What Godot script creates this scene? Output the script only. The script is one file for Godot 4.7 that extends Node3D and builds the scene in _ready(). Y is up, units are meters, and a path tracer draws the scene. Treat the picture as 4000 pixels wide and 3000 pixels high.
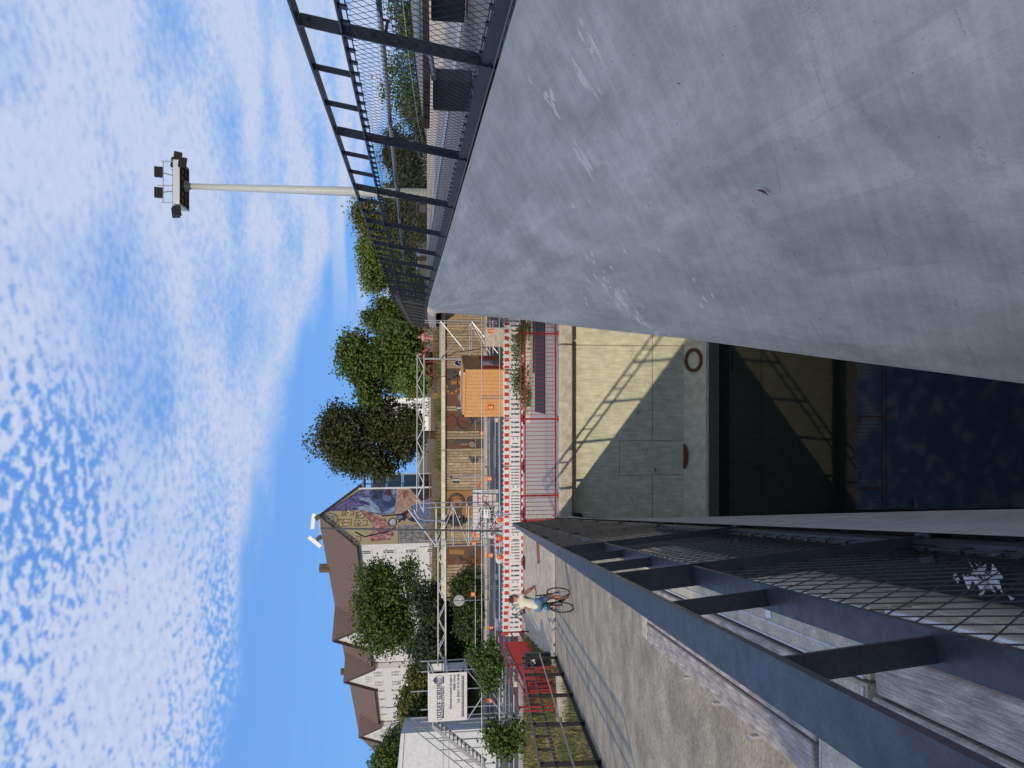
extends Node3D
# Two promenade bridges over a river gap, a building site on the road beyond; the photograph is taken with the phone on its side, so the camera is rolled a quarter turn.
const F := 2773.0
const EYE := 4.2
var cp: float
var sp: float
var used := {}
var mats := {}
var tex := {}
var rng := RandomNumberGenerator.new()

# ---------- photograph pixel -> direction / point (y up, metres) ----------
func ray(px: float, py: float) -> Vector3:
	var a := 1500.0 - py
	var b := 2000.0 - px
	return Vector3(a, b * cp - F * sp, -(F * cp + b * sp)) / F
func at_depth(px: float, py: float, d: float) -> Vector3:
	var r := ray(px, py)
	return Vector3(0, EYE, 0) + r * (d / -r.z)
func on_level(px: float, py: float, y := 0.0) -> Vector3:
	var r := ray(px, py)
	return Vector3(0, EYE, 0) + r * ((y - EYE) / r.y)

# ---------- mesh helpers ----------
func S(smooth := false) -> SurfaceTool:
	var s := SurfaceTool.new()
	s.begin(Mesh.PRIMITIVE_TRIANGLES)
	s.set_smooth_group(0 if smooth else -1)
	return s
func tri(s: SurfaceTool, a: Vector3, b: Vector3, c: Vector3) -> void:
	s.add_vertex(a); s.add_vertex(b); s.add_vertex(c)
func quad(s: SurfaceTool, a: Vector3, b: Vector3, c: Vector3, d: Vector3) -> void:
	tri(s, a, b, c); tri(s, a, c, d)
func quad_uv(s: SurfaceTool, p: Array, uv: Array) -> void:
	for k in [0, 1, 2, 0, 2, 3]:
		s.set_uv(uv[k]); s.add_vertex(p[k])
func hexa(s: SurfaceTool, c: Array) -> void:      # c: bottom 0-3 (counter-clockwise from above), top 4-7
	quad(s, c[0], c[1], c[2], c[3]); quad(s, c[7], c[6], c[5], c[4])
	for k in 4:
		var n := (k + 1) % 4
		quad(s, c[k + 4], c[n + 4], c[n], c[k])
func box(s: SurfaceTool, c: Vector3, z: Vector3, b := Basis()) -> void:
	var h := z / 2
	var p := []
	for y in [-1, 1]:
		for q in [[-1, 1], [1, 1], [1, -1], [-1, -1]]:
			p.append(c + b * Vector3(q[0] * h.x, y * h.y, q[1] * h.z))
	hexa(s, p)
func bevel_box(s: SurfaceTool, c: Vector3, z: Vector3, e: float, b := Basis()) -> void:
	# box whose twelve edges are cut by e
	var h := z / 2
	var P := func(sx, sy, sz, ax):
		var v := Vector3(sx * (h.x - (0.0 if ax == 0 else e)), sy * (h.y - (0.0 if ax == 1 else e)), sz * (h.z - (0.0 if ax == 2 else e)))
		return c + b * v
	for ax in 3:
		for g in [-1, 1]:
			var q := []
			for k in [[-1, -1], [1, -1], [1, 1], [-1, 1]]:
				var m := [0, 0, 0]
				m[ax] = g; m[(ax + 1) % 3] = k[0]; m[(ax + 2) % 3] = k[1]
				q.append(P.call(m[0], m[1], m[2], ax))
			if g < 0: q.reverse()
			quad(s, q[3], q[2], q[1], q[0])
	for ax in 3:                                   # edges along ax
		var i := (ax + 1) % 3
		var j := (ax + 2) % 3
		for gi in [-1, 1]:
			for gj in [-1, 1]:
				var q := []
				for w in [[-1, i], [1, i], [1, j], [-1, j]]:
					var m := [0, 0, 0]
					m[ax] = w[0]; m[i] = gi; m[j] = gj
					q.append(P.call(m[0], m[1], m[2], w[1]))
				if gi * gj < 0: q.reverse()
				quad(s, q[3], q[2], q[1], q[0])
	for gx in [-1, 1]:
		for gy in [-1, 1]:
			for gz in [-1, 1]:
				var t := [P.call(gx, gy, gz, 0), P.call(gx, gy, gz, 1), P.call(gx, gy, gz, 2)]
				if gx * gy * gz < 0: t.reverse()
				tri(s, t[2], t[1], t[0])
func frame_of(a: Vector3, b: Vector3, up := Vector3.UP) -> Basis:   # y along a->b
	var y := (b - a).normalized()
	var x := up.cross(y)
	if x.length() < 1e-4: x = Vector3.RIGHT.cross(y)
	if x.length() < 1e-4: x = Vector3.BACK.cross(y)
	x = x.normalized()
	return Basis(x, y, x.cross(y))
func bar(s: SurfaceTool, a: Vector3, b: Vector3, w: float, t: float, up := Vector3.UP) -> void:  # w across (x), t along up side
	box(s, (a + b) / 2, Vector3(w, (b - a).length(), t), frame_of(a, b, up))
func tube(s: SurfaceTool, a: Vector3, b: Vector3, r0: float, r1 := -1.0, n := 8, caps := true) -> void:
	if r1 < 0: r1 = r0
	var f := frame_of(a, b)
	for k in n:
		var t0 := TAU * k / n
		var t1 := TAU * (k + 1) / n
		var d0 := f.x * cos(t0) + f.z * sin(t0)
		var d1 := f.x * cos(t1) + f.z * sin(t1)
		quad(s, a + d0 * r0, b + d0 * r1, b + d1 * r1, a + d1 * r0)
		if caps:
			tri(s, a, a + d0 * r0, a + d1 * r0); tri(s, b, b + d1 * r1, b + d0 * r1)
func pipe(s: SurfaceTool, pts: Array, r: float, n := 6) -> void:
	for k in pts.size() - 1: tube(s, pts[k], pts[k + 1], r, r, n)
func ring_band(s: SurfaceTool, c: Vector3, r_in: float, r_out: float, a0: float, a1: float, n: int, depth: float, ex := Vector3.RIGHT, ey := Vector3.UP) -> void:
	var ez := ex.cross(ey)
	for k in n:
		var p := []
		for q in [[k, r_in], [k, r_out], [k + 1, r_out], [k + 1, r_in]]:
			var t: float = a0 + (a1 - a0) * q[0] / n
			p.append(c + (ex * cos(t) + ey * sin(t)) * q[1])
		var top := []
		for v in p: top.append(v + ez * depth)
		hexa(s, p + top)
func prism(s: SurfaceTool, poly: PackedVector2Array, o: Vector3, ex: Vector3, ey: Vector3, depth: float) -> void:
	var ez := ex.cross(ey).normalized() * depth
	var idx := Geometry2D.triangulate_polygon(poly)
	for k in range(0, idx.size(), 3):
		var v := []
		for j in 3: v.append(o + ex * poly[idx[k + j]].x + ey * poly[idx[k + j]].y)
		tri(s, v[0] + ez, v[2] + ez, v[1] + ez); tri(s, v[0], v[1], v[2])
	for k in poly.size():
		var p := poly[k]
		var q := poly[(k + 1) % poly.size()]
		var a := o + ex * p.x + ey * p.y
		var b := o + ex * q.x + ey * q.y
		quad(s, a, a + ez, b + ez, b)
func ball(s: SurfaceTool, c: Vector3, r: Vector3, n := 10, m := 6) -> void:
	for i in m:
		for k in n:
			var p := []
			for q in [[i, k], [i + 1, k], [i + 1, k + 1], [i, k + 1]]:
				var t: float = PI * q[0] / m
				var u: float = TAU * q[1] / n
				p.append(c + Vector3(sin(t) * cos(u), cos(t), sin(t) * sin(u)) * r)
			quad(s, p[0], p[3], p[2], p[1])

# ---------- scene tree helpers ----------
func numbered(called: String) -> String:
	var n: int = used.get(called, 0)
	used[called] = n + 1
	return called if n == 0 else "%s_%03d" % [called, n]
func mesh_of(s: SurfaceTool, m: Material) -> ArrayMesh:
	s.generate_normals()
	var me := s.commit()
	me.surface_set_material(0, m)
	return me
func put(called: String, me: Mesh, parent: Node3D, xf := Transform3D()) -> MeshInstance3D:
	var o := MeshInstance3D.new()
	o.mesh = me
	o.name = numbered(called) if parent == self else called
	o.transform = xf
	parent.add_child(o, true)
	return o
func obj(called: String, s: SurfaceTool, m: Material, parent: Node3D = self) -> MeshInstance3D:
	return put(called, mesh_of(s, m), parent)
func tag(o: Node, label: String, category: String, group := "", kind := "") -> Node:
	if label: o.set_meta("label", label)
	if category: o.set_meta("category", category)
	if group: o.set_meta("group", group)
	if kind: o.set_meta("kind", kind)
	return o
func thing(called: String, label: String, category: String, at := Vector3.ZERO, turn := 0.0, group := "") -> Node3D:
	var o := Node3D.new()
	o.name = numbered(called)
	add_child(o)
	o.position = at
	o.rotation.y = turn
	tag(o, label, category, group)
	return o
func copy(src: Node3D, called: String, label: String, at: Vector3, turn := 0.0) -> Node3D:
	var c: Node3D = src.duplicate()
	c.name = numbered(called)
	add_child(c)
	c.position = at
	c.rotation.y = turn
	c.set_meta("label", label)
	return c
func structure(called: String, s: SurfaceTool, m: Material, label := "") -> MeshInstance3D:
	var o := obj(called, s, m)
	tag(o, label, "", "", "structure")
	return o

# ---------- textures and materials ----------
func noise(freq: float, oct := 4, seed_ := 1, kind := FastNoiseLite.TYPE_SIMPLEX_SMOOTH) -> FastNoiseLite:
	var n := FastNoiseLite.new()
	n.noise_type = kind
	n.seed = seed_
	n.frequency = freq
	n.fractal_octaves = oct
	n.fractal_type = FastNoiseLite.FRACTAL_FBM if oct > 1 else FastNoiseLite.FRACTAL_NONE
	return n
# grey texture: 1 = untouched colour. layers: [seamless noise freq, octaves, seed, strength, stretch_x, stretch_y]
func grey_tex(key: String, size: int, layers: Array, pores := 0, low := 0.35) -> ImageTexture:
	if tex.has(key): return tex[key]
	var acc := PackedFloat32Array()
	acc.resize(size * size)
	acc.fill(1.0)
	for l in layers:
		var w: int = max(16, int(size / float(l[4])))
		var h: int = max(16, int(size / float(l[5])))
		var im := noise(l[0], l[1], l[2]).get_seamless_image(w, h, false, false, 0.1, true)
		im.resize(size, size, Image.INTERPOLATE_CUBIC)
		im.convert(Image.FORMAT_L8)
		var d := im.get_data()
		var k: float = l[3] / 127.5
		for i in size * size: acc[i] += (d[i] - 127.5) * k
	var r := RandomNumberGenerator.new()
	r.seed = hash(key)
	for p in pores:
		var x := r.randi() % size
		var y := r.randi() % size
		var v := r.randf_range(0.55, 0.85)
		for q in [[0, 0], [1, 0], [0, 1]]:
			acc[((y + q[1]) % size) * size + (x + q[0]) % size] *= v
	var out := PackedByteArray()
	out.resize(size * size)
	for i in size * size: out[i] = int(clampf(acc[i], low, 1.25) / 1.25 * 255.0)
	var img := Image.create_from_data(size, size, false, Image.FORMAT_L8, out)
	img.convert(Image.FORMAT_RGB8)
	tex[key] = ImageTexture.create_from_image(img)
	return tex[key]
func bump_tex(key: String, size: int, freq: float, oct: int, amount: float, sx := 1.0, sy := 1.0) -> ImageTexture:
	if tex.has(key): return tex[key]
	var im := noise(freq, oct, hash(key) % 1000).get_seamless_image(int(size / sx), int(size / sy), false, false, 0.1, true)
	im.resize(size, size, Image.INTERPOLATE_CUBIC)
	im.convert(Image.FORMAT_RGBA8)
	im.bump_map_to_normal_map(amount)
	tex[key] = ImageTexture.create_from_image(im)
	return tex[key]
# colour is linear base colour; texture multiplies it (1.25 head room)
func mat(key: String, c: Color, rough := 0.8, metal := 0.0, t: Texture2D = null, scale := 1.0, bump: Texture2D = null, bump_k := 0.5) -> StandardMaterial3D:
	if mats.has(key): return mats[key]
	var m := StandardMaterial3D.new()
	var k := c
	if t:
		k = Color(minf(c.r * 1.55, 1.0), minf(c.g * 1.55, 1.0), minf(c.b * 1.55, 1.0))   # undo the sRGB mean of the grey texture
		m.albedo_texture = t
	m.albedo_color = k.linear_to_srgb()
	m.roughness = rough
	m.metallic = metal
	if t or bump:
		m.uv1_triplanar = true
		m.uv1_world_triplanar = true
		m.uv1_scale = Vector3.ONE / scale
	if bump:
		m.normal_enabled = true
		m.normal_texture = bump
		m.normal_scale = bump_k
	m.cull_mode = BaseMaterial3D.CULL_DISABLED
	mats[key] = m
	return m

# ---------- camera, sky, sun ----------
func make_sky() -> PanoramaSkyMaterial:
	var W := 3072
	var HH := 1536
	var N := 2048                                   # tileable plane of cloud fields
	var cell := noise(0.020, 3, 11)
	var fields := []
	for q in [[cell, 0], [noise(0.006, 3, 5), 1], [noise(0.045, 3, 23), 2]]:
		var im: Image = q[0].get_seamless_image(N, N, false, false, 0.1, true)
		im.convert(Image.FORMAT_L8)
		fields.append(im.get_data())
	var f0: PackedByteArray = fields[0]
	var f1: PackedByteArray = fields[1]
	var f2: PackedByteArray = fields[2]
	var out := PackedByteArray()
	out.resize(W * HH * 3)
	var sam := func(d: PackedByteArray, x: float, y: float) -> float:
		var fx := floorf(x)
		var fy := floorf(y)
		var x0 := int(fx) & 2047
		var y0 := int(fy) & 2047
		var x1 := (x0 + 1) & 2047
		var y1 := (y0 + 1) & 2047
		x -= fx; y -= fy
		return lerpf(lerpf(d[y0 * 2048 + x0], d[y0 * 2048 + x1], x), lerpf(d[y1 * 2048 + x0], d[y1 * 2048 + x1], x), y) / 255.0
	var zenith := Color(0.245, 0.385, 0.62)
	var middle := Color(0.305, 0.47, 0.70)
	var low := Color(0.37, 0.545, 0.755)
	var white := Color(0.645, 0.68, 0.755)
	var half := HH / 2
	for j in HH:
		var el := PI * (0.5 - (j + 0.5) / HH)
		var ey := sin(el)
		var ch := cos(el)
		if j >= half:
			for i in W:
				var o := (j * W + i) * 3
				out[o] = 112; out[o + 1] = 108; out[o + 2] = 98
			continue
		var base: Color
		if ey < 0.45: base = low.lerp(middle, smoothstep(0.0, 0.45, ey))
		else: base = middle.lerp(zenith, smoothstep(0.45, 0.95, ey))
		var dist := ch / (ey + 0.035)
		for i in W:
			var az := TAU * (i + 0.5) / W              # 0 is straight ahead
			var x := sin(az) * dist
			var y := -cos(az) * dist              # negative is forward
			# rows of small cloudlets, rows running across the view, slightly turned
			var u := x * 0.94 + y * 0.34
			var v := y * 0.94 - x * 0.34
			var big: float = sam.call(f1, u * 150.0 + 300.0, v * 150.0 + 120.0)
			var bigger: float = sam.call(f1, u * 50.0 + 80.0, v * 70.0 + 640.0)
			var cl: float = sam.call(f0, u * 680.0, v * 980.0)
			var cl2: float = sam.call(f0, x * 1330.0 + 400.0, y * 1750.0 + 77.0)
			var fine: float = sam.call(f2, u * 1000.0 + 50.0, v * 1200.0)
			# a sheet of cloudlets that thickens into a smooth veil on one side and ends in an edge far ahead on the other
			var veil := smoothstep(0.70, 1.40, x * 0.8 - y * 0.5 + (bigger - 0.5) * 1.0)
			var edge := 1.0 - smoothstep(4.25, 4.95, -y - x * (0.88 if x < 0.0 else 1.7) + (big - 0.5) * 0.9)
			var d := cl * 0.52 + cl2 * 0.30 + fine * 0.18
			var cover := 0.10 + (bigger - 0.5) * 0.34 + (big - 0.5) * 0.30
			var puff := smoothstep(0.415 - cover, 0.60 - cover, d) * 0.94
			puff = lerpf(puff, clampf(0.74 + (d - 0.5) * 0.55 + (big - 0.5) * 1.3, 0.0, 0.97), veil * 0.85)
			puff *= clampf(edge, 0.0, 1.0)
			# thin far streaks
			var st: float = sam.call(f1, x * 36.0 + 500.0, y * 90.0)
			puff = maxf(puff, smoothstep(0.42, 0.66, st) * 0.85 * smoothstep(3.0, 6.0, dist) * smoothstep(0.1, 1.8, x))
			puff *= smoothstep(0.0, 0.05, ey)
			var tone := 0.95 + (d - 0.5) * 0.22 * (1.0 - veil * 0.6)
			var cr := white.r * tone
			var cg := white.g * tone
			var cb := minf(white.b * (0.45 + tone * 0.55), 1.0)
			var o := (j * W + i) * 3
			out[o] = int(clampf(lerpf(base.r, cr, puff), 0.0, 1.0) * 255.0)
			out[o + 1] = int(clampf(lerpf(base.g, cg, puff), 0.0, 1.0) * 255.0)
			out[o + 2] = int(clampf(lerpf(base.b, cb, puff), 0.0, 1.0) * 255.0)
	var sm := PanoramaSkyMaterial.new()
	sm.panorama = ImageTexture.create_from_image(Image.create_from_data(W, HH, false, Image.FORMAT_RGB8, out))
	return sm

func setup_view() -> void:
	var p := atan(368.0 / F)
	cp = cos(p); sp = sin(p)
	var cam := Camera3D.new()
	cam.name = "camera"
	var up := Vector3(0, cp, -sp)                    # up of the upright view
	var fwd := Vector3(0, -sp, -cp)
	cam.transform = Transform3D(Basis(-up, Vector3.RIGHT, -fwd), Vector3(0, EYE, 0))
	cam.fov = rad_to_deg(2.0 * atan(1500.0 / F))
	cam.near = 0.05
	cam.far = 3000.0
	add_child(cam)
	cam.current = true
	var e := Environment.new()
	e.background_mode = Environment.BG_SKY
	var sky := Sky.new()
	sky.sky_material = make_sky()
	e.sky = sky
	e.background_energy_multiplier = 1.0
	e.tonemap_mode = Environment.TONE_MAPPER_LINEAR
	e.tonemap_exposure = 1.72
	e.sdfgi_enabled = true
	e.ssao_enabled = true
	e.ssil_enabled = true
	var we := WorldEnvironment.new()
	we.name = "world_environment"
	we.environment = e
	add_child(we)
	var sun := DirectionalLight3D.new()
	sun.name = "sun"
	var az := deg_to_rad(19.0)
	var el := deg_to_rad(26.0)
	var to := Vector3(-sin(az) * cos(el), sin(el), cos(az) * cos(el))
	sun.look_at_from_position(Vector3.ZERO, -to, Vector3.UP)
	sun.light_color = Color(1.0, 0.93, 0.82)
	sun.light_energy = 0.52
	sun.light_angular_distance = 0.6
	sun.shadow_enabled = true
	add_child(sun)

# ---------- shared materials ----------
func make_materials() -> void:
	var conc := grey_tex("concrete", 512, [[0.012, 4, 3, 0.10, 1, 1], [0.06, 3, 4, 0.06, 1, 1], [0.35, 2, 5, 0.05, 1, 1]], 900)
	var rough := grey_tex("rough", 512, [[0.01, 4, 13, 0.12, 1, 1], [0.08, 4, 14, 0.12, 1, 1], [0.5, 1, 15, 0.12, 1, 1]], 2500)
	var drip := grey_tex("drip", 512, [[0.012, 4, 33, 0.07, 1, 1], [0.05, 3, 34, 0.07, 1, 8], [0.3, 2, 35, 0.04, 1, 1]], 500)
	var boards := grey_tex("boards", 512, [[0.03, 3, 43, 0.14, 1, 12], [0.012, 3, 44, 0.12, 1, 1], [0.3, 2, 45, 0.06, 1, 1]], 200)
	var wood := grey_tex("wood", 512, [[0.16, 4, 53, 0.20, 1, 20], [0.012, 3, 54, 0.14, 1, 2], [0.5, 2, 55, 0.14, 1, 8], [0.3, 2, 56, 0.12, 1, 1]], 200)
	var spotty := grey_tex("spotty", 512, [[0.05, 3, 63, 0.16, 1, 1], [0.2, 2, 64, 0.16, 1, 1]], 1800, 0.25)
	var brush := grey_tex("brush", 256, [[0.02, 3, 73, 0.06, 1, 1], [0.3, 1, 74, 0.03, 1, 1]], 0)
	var b_conc := bump_tex("bump_concrete", 256, 0.08, 4, 3.0)
	var b_rough := bump_tex("bump_rough", 256, 0.3, 3, 4.0)
	var b_wood := bump_tex("bump_wood", 256, 0.06, 4, 4.0, 1, 10)
	var stained := grey_tex("stained", 1024, [[0.004, 5, 201, 0.16, 1, 1], [0.02, 4, 202, 0.10, 1, 1], [0.1, 3, 203, 0.06, 1, 1], [0.5, 2, 204, 0.08, 1, 1]], 1400, 0.4)
	mat("ramp", Color(0.37, 0.315, 0.225), 0.85, 0.0, stained, 3.7, b_rough, 0.25)
	mat("path", Color(0.50, 0.44, 0.335), 0.9, 0.0, rough, 3.1, b_rough, 0.3)
	mat("paving", Color(0.47, 0.41, 0.345), 0.9, 0.0, spotty, 1.3, b_rough, 0.3)
	mat("side", Color(0.47, 0.44, 0.39), 0.8, 0.0, conc, 2.0, b_conc, 0.2)
	mat("abutment", Color(0.75, 0.66, 0.465), 0.85, 0.0, drip, 2.6, b_conc, 0.2)
	mat("ledge", Color(0.70, 0.61, 0.46), 0.9, 0.0, rough, 1.9, b_rough, 0.4)
	mat("coping", Color(0.54, 0.49, 0.40), 0.9, 0.0, rough, 1.5, b_rough, 0.4)
	mat("wet_stone", Color(0.13, 0.125, 0.10), 0.6, 0.0, rough, 0.9, b_rough, 0.6)
	mat("asphalt", Color(0.075, 0.075, 0.078), 0.85, 0.0, rough, 1.5, b_rough, 0.3)
	mat("dark_asphalt", Color(0.03, 0.03, 0.033), 0.8, 0.0, rough, 1.2, b_rough, 0.3)
	mat("line_paint", Color(0.62, 0.61, 0.57), 0.7, 0.0, rough, 0.7)
	mat("grass_soil", Color(0.15, 0.135, 0.06), 1.0, 0.0, rough, 1.7)
	mat("plank_wall", Color(0.38, 0.29, 0.185), 0.9, 0.0, boards, 1.6, b_wood, 0.4)
	mat("plank_wall_b", Color(0.33, 0.255, 0.165), 0.9, 0.0, boards, 1.4, b_wood, 0.4)
	mat("plank_wall_c", Color(0.28, 0.215, 0.14), 0.9, 0.0, boards, 1.9, b_wood, 0.4)
	mat("relief", Color(0.135, 0.068, 0.046), 0.85, 0.0, spotty, 1.1, b_rough, 0.5)
	mat("relief_dark", Color(0.065, 0.055, 0.052), 0.8, 0.0, spotty, 0.9, b_rough, 0.4)
	mat("relief_ochre", Color(0.31, 0.155, 0.055), 0.85, 0.0, spotty, 0.7, b_rough, 0.4)
	mat("relief_stone", Color(0.22, 0.18, 0.13), 0.85, 0.0, spotty, 0.7, b_rough, 0.4)
	mat("steel_dark", Color(0.038, 0.040, 0.045), 0.33, 0.0, rough, 0.7)
	mats.steel_dark.roughness_texture = grey_tex("wear", 512, [[0.02, 4, 93, 0.30, 1, 1], [0.2, 3, 94, 0.25, 1, 1]], 400)
	mats.steel_dark.roughness = 0.5
	mat("steel_black", Color(0.012, 0.012, 0.013), 0.45, 0.0, brush, 0.6)
	mat("stainless", Color(0.55, 0.55, 0.56), 0.25, 1.0, brush, 0.4)
	mat("galv", Color(0.60, 0.61, 0.61), 0.42, 0.75, brush, 0.4)
	mat("galv_dull", Color(0.33, 0.34, 0.35), 0.5, 0.6, brush, 0.4)
	mat("red_paint", Color(0.30, 0.018, 0.022), 0.4, 0.0, brush, 0.6)
	mat("red_plastic", Color(0.52, 0.025, 0.018), 0.45, 0.0, brush, 0.5)
	mat("white_plastic", Color(0.80, 0.78, 0.68), 0.5, 0.0, brush, 0.7)
	mat("white_film", Color(0.62, 0.65, 0.70), 0.4, 0.0, brush, 0.5)
	mat("rubber", Color(0.03, 0.03, 0.03), 0.85, 0.0, rough, 0.5)
	mat("bench_wood", Color(0.44, 0.375, 0.315), 0.85, 0.0, wood, 0.8, b_wood, 0.7)
	mat("brown_wood", Color(0.10, 0.048, 0.03), 0.7, 0.0, wood, 0.9, b_wood, 0.5)
	mats.bench_wood.uv1_world_triplanar = false
	mats.brown_wood.uv1_world_triplanar = false
	mat("pale_edge", Color(0.80, 0.78, 0.72), 0.8, 0.0, rough, 0.5)
	mat("bench_concrete", Color(0.62, 0.54, 0.395), 0.85, 0.0, rough, 0.9, b_rough, 0.35)
	mat("grey_block", Color(0.085, 0.085, 0.085), 0.85, 0.0, conc, 0.8, b_conc, 0.3)
	mat("deck", Color(0.56, 0.47, 0.355), 0.9, 0.0, rough, 2.1, b_rough, 0.2)
	mat("deck_strip", Color(0.36, 0.305, 0.235), 0.9, 0.0, rough, 1.7, b_rough, 0.2)
	mat("white_strip", Color(0.72, 0.70, 0.66), 0.85, 0.0, rough, 1.1)
	mat("parapet", Color(0.30, 0.33, 0.355), 0.85, 0.0, conc, 2.0)
	mat("render_white", Color(0.74, 0.73, 0.68), 0.9, 0.0, conc, 2.7)
	mat("hall_white", Color(0.60, 0.62, 0.65), 0.6, 0.0, brush, 2.0)
	mat("roof_brown", Color(0.145, 0.092, 0.068), 0.85, 0.0, grey_tex("tiles", 256, [[0.25, 2, 83, 0.25, 2, 1], [0.02, 3, 84, 0.1, 1, 1]], 0), 2.2)
	mat("dark_trim", Color(0.04, 0.03, 0.028), 0.7)
	mat("window_frame", Color(0.72, 0.72, 0.70), 0.5)
	mat("rust", Color(0.13, 0.05, 0.025), 0.9, 0.0, spotty, 0.6)
	mat("rust_plate", Color(0.22, 0.11, 0.045), 0.8, 0.0, spotty, 0.9)
	mat("orange_sign", Color(0.62, 0.075, 0.02), 0.5)
	mat("yellow", Color(0.75, 0.42, 0.04), 0.5)
	mat("navy", Color(0.022, 0.03, 0.10), 0.5)
	mat("black", Color(0.012, 0.012, 0.012), 0.5)
	mat("white", Color(0.80, 0.80, 0.80), 0.6)
	mat("banner", Color(0.86, 0.86, 0.87), 0.75, 0.0, brush, 0.9)
	var g := mat("pane", Color(0.02, 0.025, 0.03), 0.06)
	g.metallic_specular = 0.6

# ---------- edges of the two bridges ----------
func ramp(d: float, off := 0.0, h := 0.0) -> Vector3:       # descending ramp; off < 0 goes into the deck
	return Vector3(-0.168 - 0.1858 * d + off, maxf(2.39 - 0.1118 * d, 0.0) + h, -d)
func pick(tab: Array, d: float) -> Vector2:
	for k in tab.size() - 1:
		if d <= tab[k + 1][0]:
			var t: float = (d - tab[k][0]) / (tab[k + 1][0] - tab[k][0])
			return Vector2(tab[k][1], tab[k][2]).lerp(Vector2(tab[k + 1][1], tab[k + 1][2]), t)
	return Vector2(tab[-1][1], tab[-1][2])
func deck_edge(d: float, off := 0.0, h := 0.0) -> Vector3:  # edge of the upper promenade
	var q := pick([[-12, 1.479, 3.567], [26, 3.011, 3.833], [30, 3.13, 3.82], [37, 3.47, 3.72], [44, 3.52, 3.50], [50, 3.8, 3.22], [60, 5.0, 2.95], [86, 8.4, 2.6], [104, 11.0, 1.9]], d)
	return Vector3(q.x + off, q.y + h, -d)
func hull_foot(d: float) -> Vector3:
	var rows := []
	for r in [[4000.0, 1498.0, 2.9], [3266.0, 1403.0, 4.5], [2669.0, 1322.0, 7.2], [2300.0, 1282.0, 11.0], [2041.0, 1249.0, 16.0], [1963.0, 1242.0, 19.0], [1800.0, 1228.0, 25.0], [1700.0, 1219.0, 30.0]]:
		var p := at_depth(r[0], r[1], r[2])
		rows.append([r[2], p.x, p.y])
	rows.push_front([-12.0, -1.7, 1.5])
	var q := pick(rows, d)
	return Vector3(q.x, q.y, -d)

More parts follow.
